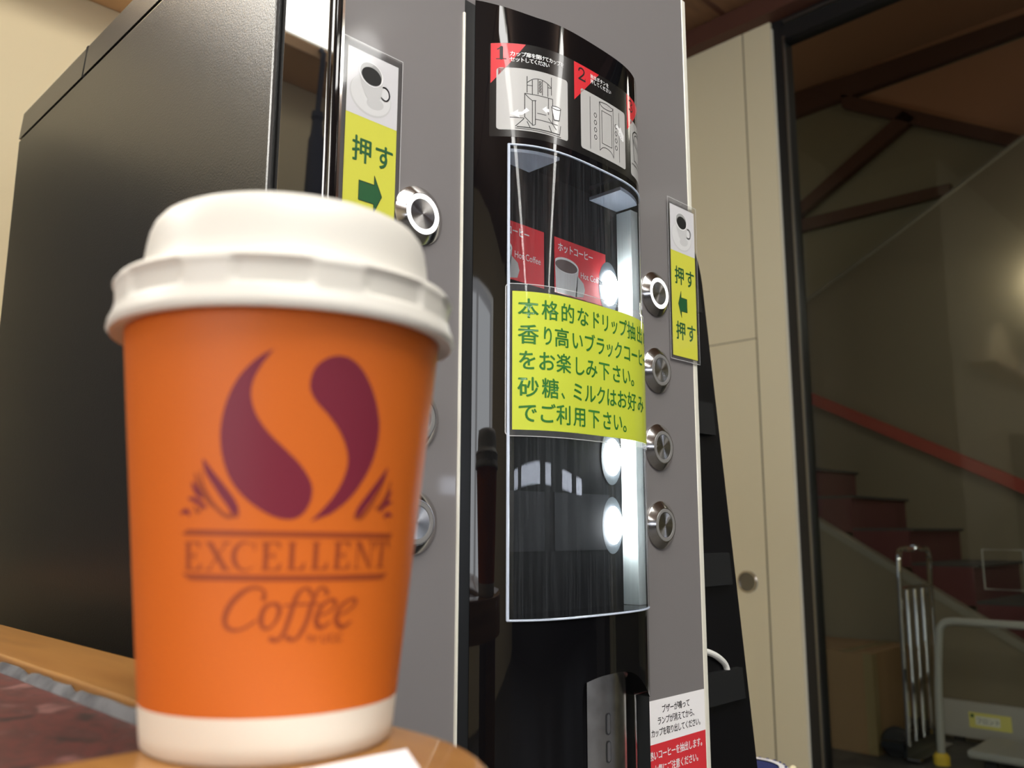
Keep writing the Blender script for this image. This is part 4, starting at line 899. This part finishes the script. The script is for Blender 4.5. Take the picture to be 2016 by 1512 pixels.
def push_card(x0, zt, zb, zw, arrow_right, label, yy, tilt):
    W = 0.0300; t_ = root('push_card', label, 'card', (x0 + W / 2, yy, zb), 'laminated push cards')
    f0 = lambda off: (lambda u, v: (u + (v - zb) * tilt, yy - off, v))
    mb = MB()
    bx = [f0(0.0002)(u, v) for u, v in ((x0, zb), (x0 + W, zb), (x0 + W, zt), (x0, zt))]
    mb.add([(p[0], p[1] + 0.0001, p[2]) for p in bx] + bx, [(0, 1, 2, 3)[::-1], (4, 5, 6, 7)], 'yellow')
    mb.art(rect(x0, x0 + W, zw, zt), 'card_white', f0(0.00026))
    cup_photo(mb, x0, zt, W, f0(0.00030), f0(0.00034), f0(0.00038), f0(0.00042))
    g1 = f0(0.0003)
    def oshi(zz): text(mb, '押す', x0 + 0.0040, zz, 0.0126, 'green', g1, 0.0128, 0.022, sx=0.95)
    oshi(zt - 0.0565); oshi(zt - 0.0955)
    zc = zt - 0.0705; a_ = [(-0.0052, 0.0048), (0.0036, 0.0048), (0.0036, 0.0094), (0.0082, 0.0), (0.0036, -0.0094), (0.0036, -0.0048), (-0.0052, -0.0048)]
    xm = x0 + 0.0140
    if not arrow_right: a_ = [(-p[0] * 0.8, p[1]) for p in a_][::-1]; xm = x0 + 0.0142
    mb.art(fill([(xm + p[0], zc + p[1]) for p in a_]), 'green', g1)
    stroke(mb, [(xm + p[0], zc + p[1]) for p in a_], 0.0003, 'ink', f0(0.00034), None, True)
    mb.build('card', t_, angle=0)
    mb = MB(); e_ = 0.0026; fo = f0(0.00032)
    fr = [(x0 - e_, zb - e_), (x0 + W + e_, zb - e_), (x0 + W + e_, zt + e_ * 1.6), (x0 - e_, zt + e_ * 1.6)]
    mb.art(fill(fr, [(x0, zb), (x0 + W, zb), (x0 + W, zt), (x0, zt)]), 'film', fo); stroke(mb, fr, 0.00028, 'film_edge', f0(0.00036), None, True); mb.build('laminate_film', t_, angle=0)
push_card(0.2122, 0.2280, 0.1207, 0.1943, True, 'yellow push card with arrow pointing right above the white cup lid', YP - 0.0002, 0.004)
push_card(0.4770, 0.2236, 0.1163, 0.1903, False, 'yellow push card with arrow pointing left on the machine right edge', YP - 0.0010, 0.008)

# yellow notice wrapped over the window
t = root('yellow_notice', 'large yellow laminated notice wrapped across the machine window', 'notice', (0.36, 0.289, 0.0472))
m = MB(); N0 = 0.0016
A_, B2 = cmap(N0), cmap(N0 + 0.00012)
strip(0.3071, 0.4262, 0.0502, 0.1226, N0, 'yellow_note', m, 64)
nar = {c_: 0.0086 for c_ in 'ドリプクコー'}; nar['ッ'] = 0.0078; nar['ラ'] = 0.0086; nar['ヒ'] = 0.0084; nar['ブ'] = 0.0098; nar['ミ'] = 0.0094; nar['ル'] = 0.0098; nar['り'] = 0.0072; nar['し'] = 0.0096; nar['さ'] = 0.0098; nar['い'] = 0.0094; nar['す'] = 0.0098; nar['は'] = 0.0096; nar['お'] = 0.0104; nar['の'] = 0.010; nar['み'] = 0.0108; nar['を'] = 0.0092; nar['で'] = 0.0094; nar['ご'] = 0.0100; nar['な'] = 0.0112; nar['、'] = 0.0072
for s_, z_ in (('本格的なドリップ抽出の', 0.1086), ('香り高いブラックコーヒー', 0.0948), ('をお楽しみ下さい。', 0.0812), ('砂糖、ミルクはお好み', 0.0672), ('でご利用下さい。', 0.0540)):
    text(m, s_, 0.3090, z_, 0.0102, 'green_note', B2, 0.0113, 0.020, 0.002, narrow=nar)
m.build('paper', t, angle=0)
m = MB(); m.art(fill(rrect(0.3045, 0.4286, 0.0470, 0.1266, 0.002, 4), [(0.3071, 0.0502), (0.4262, 0.0502), (0.4262, 0.1226), (0.3071, 0.1226)]), 'film', cmap(N0), 0.002); stroke(m, rrect(0.3045, 0.4286, 0.0470, 0.1266, 0.002, 4), 0.00028, 'film_edge', cmap(N0 + 0.00006), 0.002, True); m.build('laminate_film', t, angle=0)

# ------------------------------------------------------------------ black side rack, cable, pouch
t = root('brochure_rack', 'tall black rack with dark ledges standing right of the machine', 'rack', (0.55, 0.45, FLOOR))
def yr(z_): return 0.3348 + (z_ + 0.1395) * 0.085
X0r, X1r, ZR = 0.5125, 0.5885, 0.2410
loop = [(X0r, FLOOR)] + [(X1r, FLOOR)] + [(X1r, ZR - 0.045)] + [(X1r - 0.026 + 0.026 * math.cos(math.radians(a_)), ZR - 0.045 + 0.045 * math.sin(math.radians(a_))) for a_ in range(10, 91, 8)] + [(X0r, ZR)]
m = MB(); V_ = [(x, yr(z_), z_) for x, z_ in loop]; m.prism(V_, (0, 0.20, 0), 'rack'); m.build('body', t, recalc=True)
for z0, z1 in ((0.170, 0.190), (0.072, 0.097), (-0.039, -0.016), (-0.118, -0.097)):
    e_ = 0.0045; xr_ = X1r - 0.0125; m = MB(); m.hexa([(X0r, yr(z0) - e_, z0), (xr_, yr(z0) - e_, z0), (xr_, yr(z0), z0), (X0r, yr(z0), z0)], [(X0r, yr(z1) - e_, z1), (xr_, yr(z1) - e_, z1), (xr_, yr(z1), z1), (X0r, yr(z1), z1)], 'rack_band'); m.build('ledge', t, recalc=True)
m = MB(); m.tube(crom([(0.512, 0.337, -0.0795), (0.524, 0.3365, -0.0805), (0.540, 0.336, -0.0845), (0.552, 0.3362, -0.0900), (0.558, 0.3364, -0.0950), (0.5605, 0.3362, -0.1040)], 6), 0.0022, 'cable', 12)
tag(set_origin(m.build('power_cable'), (0.55, 0.345, -0.1)), 'white cable curving from behind the machine onto the black rack', 'cable')
t = root('cloth_pouch', 'navy and white patterned cloth pouch with a cream edge', 'pouch', (0.89, 0.50, -0.36))
pc = (0.8715, 0.50)
m = MB(); m.lathe([(0.034, 0.0), (0.040, 0.015), (0.041, 0.085), (0.039, 0.102)], 'navy', (pc[0], pc[1], -0.36), 'z', 40, cap0=True); m.build('bag', t)
m = MB(); m.lathe([(0.0395, 0.098), (0.0412, 0.104), (0.040, 0.110), (0.034, 0.1140), (0.029, 0.1135)], 'lace', (pc[0], pc[1], -0.36), 'z', 40, rmod=lambda r, h, a: r * (1 + 0.02 * math.sin(a * 22)) if r > 0.03 else r)
top = m.build('lace_top', t, angle=60)
m = MB(); m.lathe([(0.0295, 0.1120), (0.015, 0.1130), (0.001, 0.1130)], 'navy', (pc[0], pc[1], -0.36), 'z', 40); m.build('cloth_top', t)
m = MB()
for k in range(26):
    a_ = 2 * math.pi * k / 26
    for rr, hh, s_ in ((0.0405, 0.1075, 0.0026), (0.0360, 0.1136, 0.0022)):
        m.lathe([(0.0001, s_ * 0.5), (s_, 0), (0.0001, -s_ * 0.5)], 'navy', (pc[0] + rr * math.cos(a_), pc[1] + rr * math.sin(a_), -0.36 + hh), 'z', 8)
m.build('blue_flowers', top)
m = MB(); m.tube(crom([(0.899, 0.471, -0.257), (0.905, 0.470, -0.2505), (0.911, 0.471, -0.2525), (0.913, 0.474, -0.261), (0.908, 0.478, -0.271)], 5), 0.0028, 'cream_cloth', 10); m.build('cord_loop', t)
t = root('small_stool', 'small round wooden stool under the patterned pouch', 'stool', (0.89, 0.5, FLOOR))
m = MB(); m.lathe([(0.09, 0.0), (0.10, 0.006), (0.10, 0.02), (0.096, 0.024), (0.0001, 0.024)], 'stool', (0.89, 0.5, -0.384), 'z', 40, cap0=True); m.build('seat', t)
for k in range(3):
    a_ = 2 * math.pi * k / 3 + 0.4; m = MB(); m.tube([(0.89 + 0.07 * math.cos(a_), 0.5 + 0.07 * math.sin(a_), -0.384), (0.89 + 0.10 * math.cos(a_), 0.5 + 0.10 * math.sin(a_), FLOOR)], 0.011, 'stool', 10); m.build('leg', t)
bpy.context.view_layer.update()
